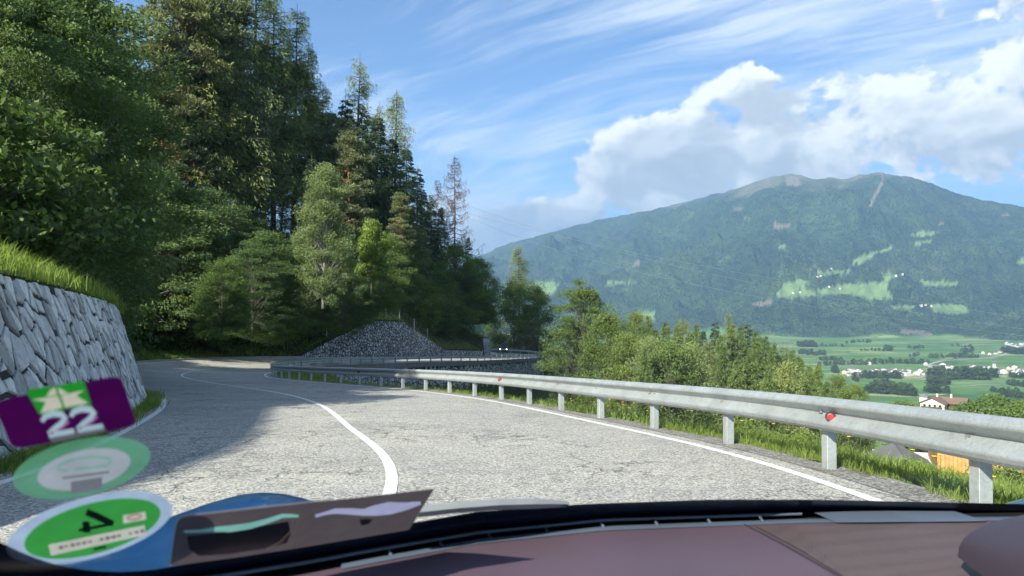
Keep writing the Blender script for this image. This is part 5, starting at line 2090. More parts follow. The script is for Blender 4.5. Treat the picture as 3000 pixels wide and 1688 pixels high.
# valley trees
for k, (x0, y0, x1, y1, n, hh) in enumerate([
        (2335, 1015, 2395, 1018, 12, 26), (2480, 1006, 2555, 1004, 10, 15), (2400, 1014, 2480, 1016, 7, 12), (2660, 1022, 2705, 1021, 7, 16), (2790, 1014, 2850, 1018, 7, 12),
        (2520, 1028, 2620, 1030, 10, 12), (2590, 1028, 2615, 1026, 4, 20), (2340, 1038, 2420, 1042, 14, 20), (2400, 1072, 2600, 1066, 22, 18), (2440, 1088, 2450, 1092, 6, 22), (2720, 1050, 2870, 1048, 18, 16),
        (2820, 1036, 2850, 1032, 5, 20), (2930, 1032, 3010, 1040, 14, 26), (2600, 1064, 2720, 1066, 13, 18), (2520, 1108, 2640, 1110, 26, 20), (2500, 1110, 2510, 1120, 4, 20), (2720, 1110, 2900, 1112, 34, 30),
        (2720, 1130, 2780, 1128, 12, 22), (2900, 1104, 2920, 1106, 6, 24), (2960, 1108, 3020, 1110, 9, 18), (2540, 1150, 2680, 1160, 34, 24), (2560, 1140, 2620, 1146, 14, 22), (2710, 1150, 2785, 1152, 12, 16), (2930, 1160, 3000, 1168, 12, 16),
        (2900, 1148, 2990, 1152, 10, 12), (2660, 1045, 2690, 1044, 3, 14), (2400, 1055, 2470, 1058, 10, 14), (2950, 1128, 3010, 1134, 9, 16)]):
    where = ['wide grove on the upper fields below the mountain', 'low copse in the middle of the upper fields', 'hedge running from the wide upper grove', 'short copse beside the upper field lane', 'row at the foot of the mountain fields',
             'hedge across the middle fields', 'clump at the end of the middle hedge', 'wood beside the larches below the guardrail', 'belt just behind the closely built village row', 'clump beside the first village house', 'hedge below the pale lane',
             'clump above the pale lane', 'grove around the upper farm buildings', 'row behind the single white house', 'dense grove in front of the closely built village row', 'group below the first village houses', 'large dark grove between the two village parts',
             'grove in front of the large dark grove', 'clump beside the church', 'row in front of the spread-out village part', 'wood on the slope behind the farmhouse', 'wood above the farmhouse fields', 'copse behind the farmhouse turret', 'row on the lowest valley meadow',
             'hedge between the lowest meadows', 'pair of bushes in the upper fields', 'hedge below the upper wood', 'row below the church fields'][k]
    lab = ('dark round tree in the ' if hh > 17 else 'small tree in the ') + where
    for j in range(n):
        f = (j + rf.random()) / n
        p = valley_hit(x0 + (x1 - x0) * f, y0 + (y1 - y0) * f + rf.uniform(-2, 2))
        if p is None:
            continue
        s = hh / 11 * rf.uniform(0.6, 1.1)
        tr, cr = PROTO['far_tree'][rf.randrange(2)]
        o = thing('grove_tree' if hh > 17 else 'hedge_tree', lab, 'tree', p, rf.uniform(0, 6), 'trees of the ' + where, (s * 1.1, s * 1.1, s))
        link('crown', cr, o)
        link('trunk', tr, o)

# ------------------------------------------------------------------ overhead wires
M['wire'] = simple('aluminium_wire', (0.55, 0.57, 0.58), 0.4, 0.4)
for k, (a, m_, b) in enumerate([((1380, 606, 300), (2270, 842, 430), (3150, 985, 560)), ((1380, 640, 298), (2200, 866, 428), (3150, 1002, 558)), ((1380, 628, 306), (2240, 812, 436), (3150, 952, 566))]):
    A_, M_, B_ = at(*a), at(*m_), at(*b)
    pts = []
    for j in range(41):
        t = j / 40
        pts.append(tuple(A_ * (1 - t) * (1 - 2 * t) + M_ * 4 * t * (1 - t) + B_ * t * (2 * t - 1)))
    mb = MB()
    mb.tube(pts, 0.045, 4)
    o = mb.obj('power_line', M['wire'])
    tag(o, 'thin overhead power line crossing the valley air', 'cable', 'overhead power lines')

# ------------------------------------------------------------------ oncoming car on the far bend
M['car_dark'] = simple('black_car_paint', (0.012, 0.013, 0.016), 0.25, 0.0, 0.6, var=0.1, coat=0.6)
M['tyre'] = simple('tyre_rubber', (0.015, 0.015, 0.016), 0.8)
M['rim'] = simple('alloy_rim', (0.4, 0.41, 0.42), 0.35, 0.8)
m, nt, out = new_mat('lit_headlight')
em = nt.node('ShaderNodeEmission')
nt.put(em.inputs[0], nt.ramp(nt.noise(obj_co(nt), 5), [(0.3, (1, 0.97, 0.9)), (0.7, (1, 1, 0.97))]))
em.inputs[1].default_value = 2.2
nt.l.new(em.outputs[0], out.inputs[0])
M['headlight'] = m


def build_oncoming():
    i = int(np.argmin(np.abs(EP[:, 0] - 0.5) + 5 * (EP[:, 1] < 145)))
    p = road_pt(i, CW[i] + 1.6)
    q = at(1472, 1020, p[1])
    face = Vector((0 - q.x, 0 - p[1], 0)).normalized()
    root = thing('oncoming_car', 'small black car with lit headlights coming round the far bend', 'car', (q.x, p[1], p[2] + 0.01), math.atan2(face.x, -face.y) * -1 + R(6))
    # nose towards -y
    prof = [(-2.1, 0.30), (-2.12, 0.62), (-1.95, 0.80), (-1.05, 0.95), (-0.35, 1.38), (0.2, 1.46), (1.2, 1.42), (1.9, 1.02), (2.08, 0.85), (2.1, 0.32)]
    V, F = [], []
    for w, k in ((-0.86, 0.92), (-0.80, 1.0), (0.80, 1.0), (0.86, 0.92)):
        for y_, z_ in prof:
            ww = w * (0.80 if z_ > 1.1 else 1.0)
            V.append((ww, y_ * (0.985 if abs(w) > 0.82 else 1), z_))
    n = len(prof)
    for a in range(3):
        for b in range(n):
            F.append((a * n + b, a * n + (b + 1) % n, (a + 1) * n + (b + 1) % n, (a + 1) * n + b))
    F += [tuple(range(n - 1, -1, -1)), tuple(range(3 * n, 4 * n))]
    body = link('body', mesh_data('car_body', V, F, M['car_dark'], False), root)
    mb = MB()
    mb.add([(-0.62, -1.04, 0.985), (0.62, -1.04, 0.985), (0.58, -0.40, 1.375), (-0.58, -0.40, 1.375)], [(0, 1, 2, 3)])
    mb.obj('windscreen', M['glass_dark'], root)
    for s in (-1, 1):
        mb = MB()
        mb.lathe([(0.11, 0), (0.12, 0.03), (0.08, 0.05)], 12, (s * 0.60, -2.08, 0.68), Matrix.Rotation(R(90), 3, 'X'))
        mb.obj('headlight', M['headlight'], root)
        mb = MB()
        mb.box((s * 0.98, -0.75, 1.0), (0.2, 0.1, 0.14))
        mb.obj('mirror', M['car_dark'], root)
        for y_ in (-1.32, 1.32):
            mb = MB()
            mb.lathe([(0.24, -0.1), (0.32, -0.09), (0.33, 0.0), (0.32, 0.09), (0.24, 0.1)], 16, (s * 0.76, y_, 0.33), Matrix.Rotation(R(90), 3, 'Y'))
            wl = mb.obj('wheel', M['tyre'], root)
            mb = MB()
            mb.lathe([(0.20, 0), (0.21, 0.01), (0.06, 0.02)], 12, (s * 0.87, y_, 0.33), Matrix.Rotation(R(90 * s), 3, 'Y'))
            mb.obj('rim', M['rim'], wl)
    mb = MB()
    mb.box((0, -2.125, 0.45), (0.9, 0.03, 0.16))
    mb.obj('grille', M['black'], root)
    mb = MB()
    mb.box((0, -2.15, 0.58), (0.5, 0.02, 0.11))
    mb.obj('number_plate', M['render_white'], root)


build_oncoming()

# ------------------------------------------------------------------ the car we sit in
CAM = Vector((0, 0, CAMH))
CAR0 = Vector((0.5, 0.4, 0.0))
GX, GY, GZ = -0.2317, 0.4333, -0.1291           # a point of the windscreen relative to the eye
M['navy'] = simple('black_glass_border', (0.004, 0.009, 0.030), 0.25, 0, 0.5, var=0.3, scale=3)
M['paint_blue'] = simple('blue_car_paint', (0.012, 0.085, 0.27), 0.32, 0.35, 0.5, var=0.06, scale=2, coat=0.8)


def mat_dash(name, col, dots=False, rough=0.55):
    m, nt, out = new_mat(name)
    co = geo_pos(nt)
    n = nt.noise(co, 420, 3, 0.6)
    v = nt.voronoi(co, 620)
    h = nt.math('ADD', n, nt.math('MULTIPLY', v, 0.6))
    c = nt.ramp(nt.noise(co, 9, 4), [(0.3, tuple(q * 0.92 for q in col)), (0.7, tuple(q * 1.08 for q in col))])
    nb = nt.bump(h, 0.25, 0.0008)
    if dots:
        d = nt.voronoi(nt.mapping(co, rot=(0, 0, R(20))), 330, rnd=0.0)
        hole = nt.maprange(d, 0.18, 0.34, 1.0, 0.0)
        c = nt.mix(nt.math('MULTIPLY', hole, 0.45), c, (0.012, 0.010, 0.010, 1))
        nb = nt.bump(nt.math('SUBTRACT', 1.0, hole), 0.6, 0.001)
    principled(nt, out, c, rough, 0, 0.5, nb)
    return m


M['dash'] = mat_dash('violet_grey_dashboard', (0.090, 0.060, 0.082))
M['dash_hood'] = mat_dash('dark_violet_hood', (0.045, 0.034, 0.050))
M['dash_pad'] = mat_dash('perforated_pad', (0.085, 0.060, 0.058), True)
M['dash_lip'] = mat_dash('blue_grey_trim', (0.105, 0.135, 0.19), False, 0.4)
M['dash_dark'] = mat_dash('dark_trim', (0.012, 0.013, 0.018), False, 0.6)
M['lining'] = simple('grey_lining', (0.09, 0.09, 0.10), 0.9)


def glass_y(x, z):
    return GY + 0.57 * ((GX - 0.5) ** 2 - (x - 0.5) ** 2) - 1.575 * (z - GZ)


def on_glass(px, py, k=1.0):
    """pixel to a point on the windscreen, relative to the eye"""
    d = pix(px, py)
    lo, hi = 0.02, 2.5
    for _ in range(40):
        y = (lo + hi) / 2
        if y < glass_y(d.x * y, d.z * y):
            lo = y
        else:
            hi = y
    return d * lo * k


def rel(p):
    return tuple(Vector(p) + CAM - CAR0)


car = thing('car', 'blue car seen from its front seat, with violet-grey dashboard and windscreen', 'car', CAR0)

# windscreen
m, nt, out = new_mat('windscreen_glass')
fr_ = nt.node('ShaderNodeFresnel')
fr_.inputs[0].default_value = 1.30
g1 = nt.node('ShaderNodeBsdfGlossy')
nt.put(g1.inputs['Color'], nt.ramp(nt.noise(geo_pos(nt), 4), [(0.3, (0.80, 0.88, 0.90)), (0.7, (0.84, 0.90, 0.92))]))
g1.inputs['Roughness'].default_value = 0.03
tr_ = nt.node('ShaderNodeBsdfTransparent')
tr_.inputs[0].default_value = (0.93, 0.975, 0.965, 1)
mx = nt.node('ShaderNodeMixShader')
nt.put(mx.inputs[0], nt.math('MULTIPLY', fr_.outputs[0], 0.5))
nt.l.new(tr_.outputs[0], mx.inputs[1])
nt.l.new(g1.outputs[0], mx.inputs[2])
nt.l.new(mx.outputs[0], out.inputs[0])
M['windscreen'] = m
xs = np.linspace(-0.30, 1.30, 33)
zs = np.linspace(-0.30, 0.25, 14)
V = [rel((x, glass_y(x, z), z)) for z in zs for x in xs]
F = [(a * 33 + b, a * 33 + b + 1, a * 33 + b + 34, a * 33 + b + 33) for a in range(13) for b in range(32)]
link('windscreen', mesh_data('windscreen', V, F, M['windscreen'], True), car)

BT = [(-300, 1400), (-120, 1500), (0, 1588), (60, 1618), (140, 1648), (230, 1668), (330, 1677), (430, 1672), (520, 1658), (700, 1625), (900, 1588), (1050, 1561), (1200, 1533), (1400, 1499), (1711, 1477), (2083, 1464), (2394, 1464), (3000, 1477), (3400, 1492)]
BB = [(-300, 1720), (300, 1722), (520, 1700), (700, 1672), (900, 1640), (1100, 1604), (1400, 1555), (1773, 1518), (2369, 1499), (3000, 1494), (3400, 1499)]
cols = list(range(-300, 3401, 50))
V, F = [], []
for p in cols:
    a, b = float(lerp_tab(p, BT)), float(lerp_tab(p, BB))
    V += [rel(on_glass(p, a, 0.998)), rel(on_glass(p, (a + b) / 2, 0.997)), rel(on_glass(p, b, 0.996)), rel(on_glass(p, b + 30, 0.999))]
for k in range(len(cols) - 1):
    for b in range(3):
        q = k * 4 + b
        F.append((q, q + 1, q + 5, q + 4))
link('windscreen_border', mesh_data('windscreen_border', V, F, M['navy'], True), car)

# dashboard: a surface that runs from the foot of the glass towards us
_dx, _dz, _dy = [], [], []
for p in cols:
    q = on_glass(p, float(lerp_tab(p, BB)) - 1, 0.994)
    _dx.append(q.x)
    _dz.append(q.z)
    _dy.append(q.y)
_o = np.argsort(_dx)
_dx, _dz, _dy = np.array(_dx)[_o], np.array(_dz)[_o], np.array(_dy)[_o]


def dash_z(x, y):
    y0 = float(np.interp(x, _dx, _dy))
    return float(np.interp(x, _dx, _dz)) - 0.05 * max(0.0, y0 - y) - 0.25 * max(0.0, y0 - y) ** 2


def on_dash(px, py, lift=0.0):
    d = pix(px, py)
    lo, hi = 0.15, 2.0
    for _ in range(40):
        y = (lo + hi) / 2
        if d.z * y > dash_z(d.x * y, y) + lift:
            lo = y
        else:
            hi = y
    return d * lo


def dash_strip(name, rows, mat, lift=0.0, x0=-300, x1=3400, smooth=True, parent=None):
    """rows: functions or tables of photograph rows, far to near"""
    cs_ = [p for p in range(x0, x1 + 1, 50)]
    V, F = [], []
    lf = lift if isinstance(lift, (list, tuple)) else [lift] * len(rows)
    for p in cs_:
        for r_, l in zip(rows, lf):
            V.append(rel(on_dash(p, r_(p), l)))
    n = len(rows)
    for a in range(len(cs_) - 1):
        for b in range(n - 1):
            q = a * n + b
            F.append((q, q + 1, q + n + 1, q + n))
    return link(name, mesh_data(name, V, F, mat, smooth), parent or car)


bb = lambda p: float(lerp_tab(p, BB))
k_ = lambda p: float(np.interp(p, [400, 1400, 2400, 3000], [1.5, 1.0, 0.85, 0.8]))
dash = dash_strip('dashboard', [lambda p, o=o: bb(p) + 36 * k_(p) + o for o in (-4, 0, 20, 50, 90, 140, 220, 340)], M['dash'])
dash_strip('vent_bed', [lambda p: bb(p) - 4, lambda p: bb(p) + 16 * k_(p), lambda p: bb(p) + 40 * k_(p)], M['dash_dark'], -0.006)
dash_strip('vent_rail', [lambda p: bb(p) + 0, lambda p: bb(p) + 4 * k_(p), lambda p: bb(p) + 11 * k_(p)], M['dash_lip'], [0.001, 0.003, 0.0], x1=2350)
dash_strip('vent_lip', [lambda p: bb(p) + 24 * k_(p), lambda p: bb(p) + 27 * k_(p), lambda p: bb(p) + 38 * k_(p)], M['dash_lip'], [-0.004, 0.001, 0.0008], x0=1000)
for p in (1140, 1290, 1432, 1600, 1762, 1920, 2075, 2228):
    mb = MB()
    a = Vector(on_dash(p - 4, bb(p) + 9 * k_(p), 0.0))
    b = Vector(on_dash(p + 6, bb(p) + 26 * k_(p), 0.0))
    mb.tube([rel(a), rel(b)], 0.0014, 6)
    mb.obj('vent_rib', M['dash_lip'], car)


def px_patch(name, poly, fn, mat, parent=None, label=None, nsub=1):
    V = [rel(fn(*q)) for q in poly]
    n = len(V)
    c = Vector((0, 0, 0))
    for v in V:
        c += Vector(v)
    c /= n
    V.append(tuple(c))
    F = [(k, (k + 1) % n, n) for k in range(n)]
    return link(name, mesh_data(name, V, F, mat), parent or car)


def slab(name, poly, fn, th, mat, parent=None):
    """polygon laid on a surface with a thin edge: top at lift th"""
    top = [rel(fn(*q, th)) for q in poly]
    bot = [rel(fn(*q, -0.002)) for q in poly]
    n = len(poly)
    V = top + bot
    F = [tuple(range(n))] + [(k, k + n, (k + 1) % n + n, (k + 1) % n) for k in range(n)]
    return link(name, mesh_data(name, V, F, mat), parent or car)


slab('sensor_cover', [(2381, 1500), (2600, 1497), (2797, 1498), (2890, 1527), (2700, 1529), (2450, 1531)], on_dash, 0.002, M['dash_lip'])
slab('perforated_pad', [(2215, 1542), (2330, 1540), (2880, 1534), (2960, 1560), (2960, 1700), (2560, 1760), (2490, 1700), (2330, 1602)], on_dash, 0.0018, M['dash_pad'])
mb = MB()
mb.tube([rel(on_dash(*q, 0.0005)) for q in ((2180, 1537), (2250, 1572), (2340, 1621), (2430, 1672), (2500, 1715))], 0.0012, 6)
mb.obj('seam', M['dash_dark'], car)

# hood over the instruments
V, F = [], []
ny_, na_ = 7, 22
for a in range(ny_):
    f = a / (ny_ - 1)
    y = 0.74 - 0.24 * f
    for b in range(na_):
        w = math.pi * (b / (na_ - 1))
        rx = 0.165 - 0.02 * (1 - f) ** 2
        rz = (0.045 + 0.048 * math.sin(f * math.pi / 2))
        c_, s_ = math.cos(w), math.sin(w)
        V.append(rel((0.572 - rx * (abs(c_) ** 0.85) * (1 if c_ > 0 else -1), y, -0.245 + rz * abs(s_) ** 0.8)))
for a in range(ny_ - 1):
    for b in range(na_ - 1):
        q = a * na_ + b
        F.append((q, q + 1, q + na_ + 1, q + na_))
link('instrument_hood', mesh_data('instrument_hood', V, F, M['dash_hood'], True), car)
mb = MB()
mb.bbox(rel((0.572, 0.56, -0.27)), (0.30, 0.02, 0.12), 0.008)
mb.obj('instrument_panel', M['dash_dark'], car)

# bonnet with raised wings, wiper, roof, doors
xs = np.linspace(-0.70, 1.34, 61)
ys = np.linspace(0.85, 2.25, 26)
V = []
for y in ys:
    for x in xs:
        bulge = math.exp(-((x + 0.46) / 0.17) ** 2) + 1.08 * math.exp(-((x - 1.08) / 0.17) ** 2)
        edge = max(0.0, abs(x - 0.32) - 0.93) * 0.6
        V.append(rel((x, y, -0.335 - 0.12 * (y - 0.9) - 0.125 * (y - 0.9) ** 2 + 0.080 * bulge * math.exp(-((y - 1.45) / 0.30) ** 2) - edge)))
F = [(a * 61 + b, a * 61 + b + 1, a * 61 + b + 62, a * 61 + b + 61) for a in range(25) for b in range(60)]
o = link('bonnet', mesh_data('bonnet', V, F, M['paint_blue'], True), car)
mb = MB()
W_ = [Vector(on_glass(p, y, 1.012)) for p, y in ((1130, 1520), (1220, 1499), (1330, 1487), (1450, 1478), (1560, 1475), (1660, 1476))]
mb.tube([rel(v) for v in W_], [0.004, 0.005, 0.005, 0.005, 0.005, 0.003], 6)
mb.obj('wiper', simple('grey_wiper', (0.30, 0.31, 0.32), 0.5), car)
# roof and screen pillars
V, F = [], []
xs = np.linspace(-0.32, 1.32, 13)
for x in xs:
    y0 = glass_y(x, 0.25)
    for y, z in ((y0 + 0.02, 0.245), (y0 - 0.06, 0.268), (-0.5, 0.285), (-1.3, 0.26), (-1.7, 0.10)):
        V.append(rel((x, y, z - 0.02 * ((x - 0.5) / 0.8) ** 4)))
for a in range(12):
    for b in range(4):
        q = a * 5 + b
        F.append((q, q + 5, q + 6, q + 1))
link('roof', mesh_data('roof', V, F, [M['lining']], True), car)
for x in (-0.315, 1.315):
    mb = MB()
    mb.tube([rel((x, glass_y(x, z), z)) for z in (-0.34, -0.2, -0.05, 0.1, 0.25)], 0.028, 8)
    mb.obj('screen_pillar', M['lining'], car)
    s = -1 if x < 0 else 1
    mb = MB()
    mb.bbox(rel((x + s * 0.09, -0.55, -0.62)), (0.12, 2.3, 0.72), 0.03)
    mb.obj('door', M['paint_blue'], car)
mb = MB()
mb.bbox(rel((0.5, -0.4, -0.93)), (1.7, 3.2, 0.10), 0.02)
mb.obj('floor_pan', M['dash_dark'], car)
mb = MB()
mb.bbox(rel((0.5, 0.80, -0.66)), (1.62, 0.06, 0.46), 0.02)
mb.obj('bulkhead', M['dash_dark'], car)
mb = MB()
mb.bbox(rel((0.32, 1.45, -0.82)), (1.8, 1.1, 0.30), 0.08)
mb.obj('engine_bay', M['paint_blue'], car)
for x in (-0.42, 1.06):
    for y in (1.55, -1.1):
        mb = MB()
        mb.lathe([(0.20, -0.1), (0.31, -0.09), (0.32, 0.0), (0.31, 0.09), (0.20, 0.1)], 20, rel((x, y, -0.83 - SLOPE * y)), Matrix.Rotation(R(90), 3, 'Y'))
        mb.obj('wheel', M['tyre'], car)


# ------------------------------------------------------------------ stickers and card on the glass
def mat_film(name, col, trans=0.45, clear=0.0, rough=0.5):
    """printed film lit through from behind"""
    m, nt, out = new_mat(name)
    c = nt.ramp(nt.noise(geo_pos(nt), 60, 3), [(0.3, tuple(q * 0.9 for q in col)), (0.7, tuple(min(1, q * 1.1) for q in col))])
    d = nt.node('ShaderNodeBsdfPrincipled')
    nt.put(d.inputs['Base Color'], c)
    d.inputs['Roughness'].default_value = rough
    t = nt.node('ShaderNodeBsdfTranslucent')
    nt.put(t.inputs[0], c)
    mx = nt.node('ShaderNodeMixShader')
    mx.inputs[0].default_value = trans
    nt.l.new(d.outputs[0], mx.inputs[1])
    nt.l.new(t.outputs[0], mx.inputs[2])
    res = mx.outputs[0]
    if clear:
        tp = nt.node('ShaderNodeBsdfTransparent')
        m2 = nt.node('ShaderNodeMixShader')
        m2.inputs[0].default_value = clear
        nt.l.new(res, m2.inputs[1])
        nt.l.new(tp.outputs[0], m2.inputs[2])
        res = m2.outputs[0]
    nt.l.new(res, out.inputs[0])
    return m


class Sheet:
    """flat print given by photograph pixels on the inside of the windscreen: one layer, cut so that the pieces lie side by side"""
    def __init__(self, root, k=1.0):
        self.root = root
        self.k = k
        self.o = Vector(root.location)
        self.P = []

    def pt(self, px, py):
        return tuple(Vector(on_glass(px, py, self.k)) * 0.9975 + CAM - self.o)

    def piece(self, name, poly, layer, mat, parent=None):
        self.P.append((name, poly, layer, mat, parent))
        return len(self.P) - 1

    def stroke(self, name, pts, w, layer, mat, parent=None, closed=False):
        L, Rr = [], []
        n = len(pts)
        for k in range(n):
            a, b = pts[(k - 1) % n if closed else max(k - 1, 0)], pts[(k + 1) % n if closed else min(k + 1, n - 1)]
            dx, dy = b[0] - a[0], b[1] - a[1]
            l = math.hypot(dx, dy) or 1
            ww = (w[k] if hasattr(w, '__len__') else w) / 2
            L.append((pts[k][0] - dy / l * ww, pts[k][1] + dx / l * ww))
            Rr.append((pts[k][0] + dy / l * ww, pts[k][1] - dx / l * ww))
        if closed:
            L.append(L[0])
            Rr.append(Rr[0])
        return self.piece(name, L + Rr[::-1], layer, mat, parent)

    def finish(self):
        from mathutils.geometry import delaunay_2d_cdt
        vs, es = [], []
        for name, poly, layer, mat, parent in self.P:
            b = len(vs)
            n = len(poly)
            vs += [Vector(p) for p in poly]
            es += [(b + k, b + (k + 1) % n) for k in range(n)]
        v2, _, f2, _, _, _ = delaunay_2d_cdt(vs, es, [], 0, 0.05)
        v2 = [(v.x, v.y) for v in v2]
        C = np.array([[sum(v2[i][0] for i in f) / 3, sum(v2[i][1] for i in f) / 3] for f in f2])
        own = np.full(len(f2), -1)
        lay = np.full(len(f2), -1e9)
        for q, (name, poly, layer, mat, parent) in enumerate(self.P):
            ins = in_poly(C[:, 0], C[:, 1], poly) & (lay <= layer)
            own[ins] = q
            lay[ins] = layer
        V3 = [Vector(self.pt(*v)) for v in v2]
        made = {}
        for q, (name, poly, layer, mat, parent) in enumerate(self.P):
            fs = [f for f, o in zip(f2, own) if o == q]
            if not fs:
                continue
            used = sorted({i for f in fs for i in f})
            mp = {i: k for k, i in enumerate(used)}
            par = self.root if parent is None else made[parent]
            made[q] = link(name, mesh_data(name, [tuple(V3[i]) for i in used], [tuple(mp[i] for i in f) for f in fs], mat), par)


def disc_px(cpx, cpy, r, n=56):
    """pixels of a true circle of radius r metres drawn on the glass around a pixel"""
    c = on_glass(cpx, cpy)
    sx = -1.14 * (c.x - 0.5)
    e1 = Vector((1, sx, 0)).normalized()
    nn = Vector((-sx, 1, 1.575)).normalized()
    e2 = nn.cross(e1)
    P = [c + (e1 * math.cos(2 * math.pi * k / n) + e2 * math.sin(2 * math.pi * k / n)) * r + CAM for k in range(n)]
    x_, y_, _ = project(np.array([tuple(p) for p in P]))
    return list(zip(x_.tolist(), y_.tolist()))


z2 = lambda pts: [(p[0] / 3.22, 1050 + p[1] / 3.22) for p in pts]
z6 = lambda pts: [(p[0] / 4.293, 1430 + p[1] / 4.293) for p in pts]
z7 = lambda pts: [(450 + p[0] / 2.862, 1400 + p[1] / 2.862) for p in pts]


def rounded(poly, f=0.12, n=5):
    out = []
    m_ = len(poly)
    for k in range(m_):
        a, b, c = poly[k - 1], poly[k], poly[(k + 1) % m_]
        p = (b[0] + (a[0] - b[0]) * f, b[1] + (a[1] - b[1]) * f)
        q = (b[0] + (c[0] - b[0]) * f, b[1] + (c[1] - b[1]) * f)
        for j in range(n):
            t = j / (n - 1)
            out.append(((1 - t) ** 2 * p[0] + 2 * t * (1 - t) * b[0] + t * t * q[0], (1 - t) ** 2 * p[1] + 2 * t * (1 - t) * b[1] + t * t * q[1]))
    return out


FM = {'purple': mat_film('purple_film', (0.075, 0.002, 0.085), 0.45), 'green': mat_film('green_film', (0.02, 0.36, 0.03), 0.5), 'cream': mat_film('cream_film', (0.78, 0.72, 0.58), 0.5),
      'sky': mat_film('pale_blue_film', (0.52, 0.68, 0.74), 0.5), 'mauve': mat_film('mauve_film', (0.30, 0.25, 0.34), 0.4, 0.35), 'pink': mat_film('pink_film', (0.48, 0.15, 0.42), 0.5),
      'mint': mat_film('mint_film', (0.16, 0.50, 0.28), 0.5, 0.30), 'white': mat_film('clear_white_film', (0.60, 0.64, 0.68), 0.5, 0.22), 'mint2': mat_film('mint_line', (0.30, 0.62, 0.50), 0.5, 0.2),
      'grey': mat_film('grey_print', (0.30, 0.29, 0.33), 0.4, 0.25), 'eco': mat_film('bright_green_film', (0.06, 0.42, 0.08), 0.5), 'rim': mat_film('pale_rim_film', (0.52, 0.66, 0.86), 0.5),
      'black': mat_film('black_print', (0.006, 0.016, 0.010), 0.1), 'paper': mat_film('paper_strip', (0.78, 0.74, 0.64), 0.5), 'red': mat_film('red_print', (0.66, 0.20, 0.18), 0.4), 'text': mat_film('grey_text', (0.33, 0.30, 0.30), 0.3)}

# purple motorway sticker
rt = thing('toll_sticker', 'purple windscreen sticker with green star panel and pale 22', 'sticker', Vector(on_glass(190, 1205)) + CAM)
S = Sheet(rt)
S.piece('film', rounded([(-22, 1176), (353, 1098), (402, 1247), (38, 1318)], 0.13), 1, FM['purple'])
pn = S.piece('star_panel', z2([(240, 300), (790, 215), (862, 432), (372, 530)]), 2, FM['green'])
for poly in ([(520, 275), (537, 345), (436, 362), (472, 300)], [(548, 275), (645, 328), (562, 345)], [(300, 390), (440, 368), (545, 355), (563, 390), (588, 465), (383, 517), (432, 412)], [(572, 350), (795, 300), (718, 352), (835, 422), (612, 463), (590, 390)]):
    S.piece('star_piece', z2(poly), 3, FM['cream'], pn)
for dx, dy in ((0, 0), (272, -46)):
    S.stroke('digit_shadow', z2([(640 + dx * 0.98, 585 + dy), (560 + dx, 650 + dy), (500 + dx, 700 + dy)]), 18, 2, FM['pink'])
    S.stroke('digit', z2([(395 + dx, 598 + dy), (425 + dx, 548 + dy), (500 + dx, 522 + dy), (575 + dx, 528 + dy), (612 + dx, 560 + dy), (580 + dx, 612 + dy), (520 + dx, 655 + dy), (465 + dx, 706 + dy), (468 + dx, 724 + dy), (560 + dx, 708 + dy), (700 + dx, 684 + dy)]),
             [12, 18, 20, 20, 18, 16, 15, 14, 16, 16, 15], 3, FM['sky'])
S.piece('grey_tab', z2([(455, 742), (985, 640), (1005, 690), (490, 795)]), 2, FM['mauve'])
S.finish()

# translucent ring sticker
rt = thing('ring_sticker', 'faded translucent round sticker with green ring and car outline', 'sticker', Vector(on_glass(247, 1374)) + CAM)
S = Sheet(rt)
S.piece('ring', disc_px(247, 1374, 0.0295), 1, FM['mint'])
wh = S.piece('white_centre', disc_px(250, 1377, 0.0200), 2, FM['white'])
S.stroke('car_outline', z2([(640, 1062), (545, 1048), (570, 1000), (700, 952), (900, 925), (1020, 940), (1045, 985), (1000, 1012), (850, 1030), (700, 1040)]), 7, 3, FM['mint2'], wh)
S.stroke('text_line', z2([(590, 1130), (740, 1112), (1030, 1072)]), 7, 3, FM['grey'], wh)
S.piece('grey_patch', z2([(668, 1165), (965, 1120), (960, 1238), (672, 1278)]), 3, FM['grey'], wh)
S.finish()

# green emission sticker
rt = thing('emission_sticker', 'bright green round sticker with mirrored black 4 and pale rim', 'sticker', Vector(on_glass(280, 1556)) + CAM)
S = Sheet(rt)
S.piece('rim', disc_px(274, 1550, 0.0405), 1, FM['rim'])
gd = S.piece('green_disc', disc_px(279, 1551, 0.0335), 2, FM['eco'])
S.stroke('digit', z6([(1085, 300), (1230, 362), (1425, 452)]), [20, 21, 18], 3, FM['black'], gd)
S.stroke('digit', z6([(990, 532), (1200, 492), (1425, 450)]), 9, 3.4, FM['black'], gd)
S.piece('digit', z6([(1035, 422), (1125, 418), (1140, 560), (1042, 562)]), 3.8, FM['black'], gd)
st_ = S.piece('paper_strip', z6([(610, 715), (1820, 465), (1835, 590), (640, 852)]), 3, FM['paper'], gd)
rs = random.Random(2)
for k in range(15):
    f = k / 14
    if k in (6, 11):
        continue
    x_, y_ = 740 + 1030 * f, 752 - 205 * f
    S.stroke('blurred_letter', z6([(x_, y_), (x_ + rs.uniform(34, 58), y_ - 10)]), rs.uniform(6, 10), 4, FM['text'], gd)
sq = S.piece('paper_square', z6([(1545, 345), (1828, 297), (1840, 395), (1552, 447)]), 3, FM['paper'], gd)
S.stroke('red_ring', z6([(1690 + 85 * math.cos(a) + 6 * math.sin(a), 365 + 30 * math.sin(a) - 16 * math.cos(a)) for a in [2 * math.pi * k / 22 for k in range(22)]]), 4, 4, FM['red'], gd, True)
S.stroke('small_mark', z6([(1180, 775), (1260, 752), (1340, 740)]), 7, 3, FM['black'], gd)
S.finish()

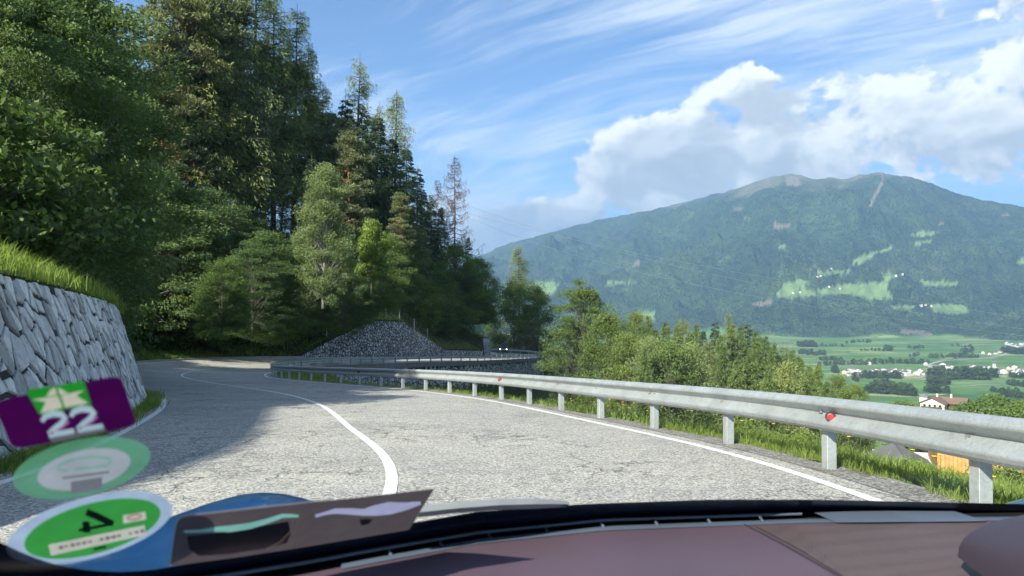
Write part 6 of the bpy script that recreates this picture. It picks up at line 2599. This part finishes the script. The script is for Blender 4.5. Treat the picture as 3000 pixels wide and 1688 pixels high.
# card propped behind the glass
M['card'] = mat_film('smoky_card', (0.125, 0.10, 0.105), 0.5, 0.0, 0.25)
rt = thing('card_holder', 'smoky brown plastic card holder leaning against the foot of the windscreen', 'card holder', Vector(on_glass(850, 1560, 0.955)) + CAM)
S = Sheet(rt, 0.955)
S.piece('card', z7([(135, 742), (160, 560), (184, 400), (205, 345), (262, 318), (900, 250), (1600, 178), (2355, 92), (2255, 250), (2140, 437), (1200, 592), (700, 668)]), 1, M['card'])
S.stroke('bright_edge', z7([(135, 742), (160, 560), (184, 400), (205, 345), (262, 318), (900, 246), (1500, 182)]), [3, 3, 4, 5, 5, 5, 3], 1.6, mat_film('pale_edge', (0.42, 0.42, 0.46), 0.4))
S.piece('pocket', z7([(280, 490), (700, 440), (1130, 365), (1150, 470), (1120, 545), (940, 592), (640, 640), (380, 655), (300, 600)]), 1.8, simple('dark_pocket', (0.022, 0.026, 0.030), 0.18))
S.stroke('pocket_seam', z7([(1175, 350), (1150, 450), (1060, 540), (950, 595)]), 4, 2.2, mat_film('tan_seam', (0.20, 0.14, 0.10), 0.3))
S.stroke('pocket_seam', z7([(1250, 340), (1215, 450), (1165, 565)]), 4, 2.2, mat_film('tan_seam', (0.20, 0.14, 0.10), 0.3))
mk = lambda pts, ws: (z7(pts), [w / 2.862 for w in ws])
p_, w_ = mk([(255, 452), (400, 447), (520, 432), (640, 428), (800, 405), (950, 365), (1080, 320), (1150, 318), (1215, 322)], [20, 24, 40, 56, 52, 42, 36, 30, 20])
S.stroke('mint_slot_light', p_, w_, 2.6, mat_film('mint_slot_light', (0.30, 0.66, 0.56), 0.5))  # pale mint colour stands in for light coming through the slot
p_, w_ = mk([(1355, 322), (1440, 298), (1520, 280), (1650, 282), (1760, 290), (1850, 276), (1980, 255), (2110, 240), (2240, 212)], [24, 26, 44, 54, 56, 88, 104, 66, 26])
S.stroke('lavender_slot_light', p_, w_, 2.6, mat_film('lavender_slot_light', (0.55, 0.55, 0.78), 0.5))  # light showing through this slot is painted as lavender film
S.piece('notch', z7([(1725, 350), (1780, 344), (1838, 350), (1805, 388), (1745, 402)]), 2.2, M['black'])
S.finish()

# ------------------------------------------------------------------ the hazy air
mb = MB()
mb.box((0, 0, 550), (29000, 29000, 1560))
hz_o = mb.obj('haze', None)
hz_o.data.materials.clear()
m = bpy.data.materials.new('hazy_air')
m.use_nodes = True
nt = NT(m.node_tree)
nt.n.clear()
out = nt.node('ShaderNodeOutputMaterial')
pv = nt.node('ShaderNodeVolumePrincipled')
pv.inputs['Color'].default_value = (0.36, 0.61, 1.0, 1)
pv.inputs['Density'].default_value = 0.000102
pv.inputs['Anisotropy'].default_value = 0.2
nt.l.new(pv.outputs[0], out.inputs['Volume'])
hz_o.data.materials.append(m)
tag(hz_o, 'pale blue haze filling the valley air', None, None, 'stuff')
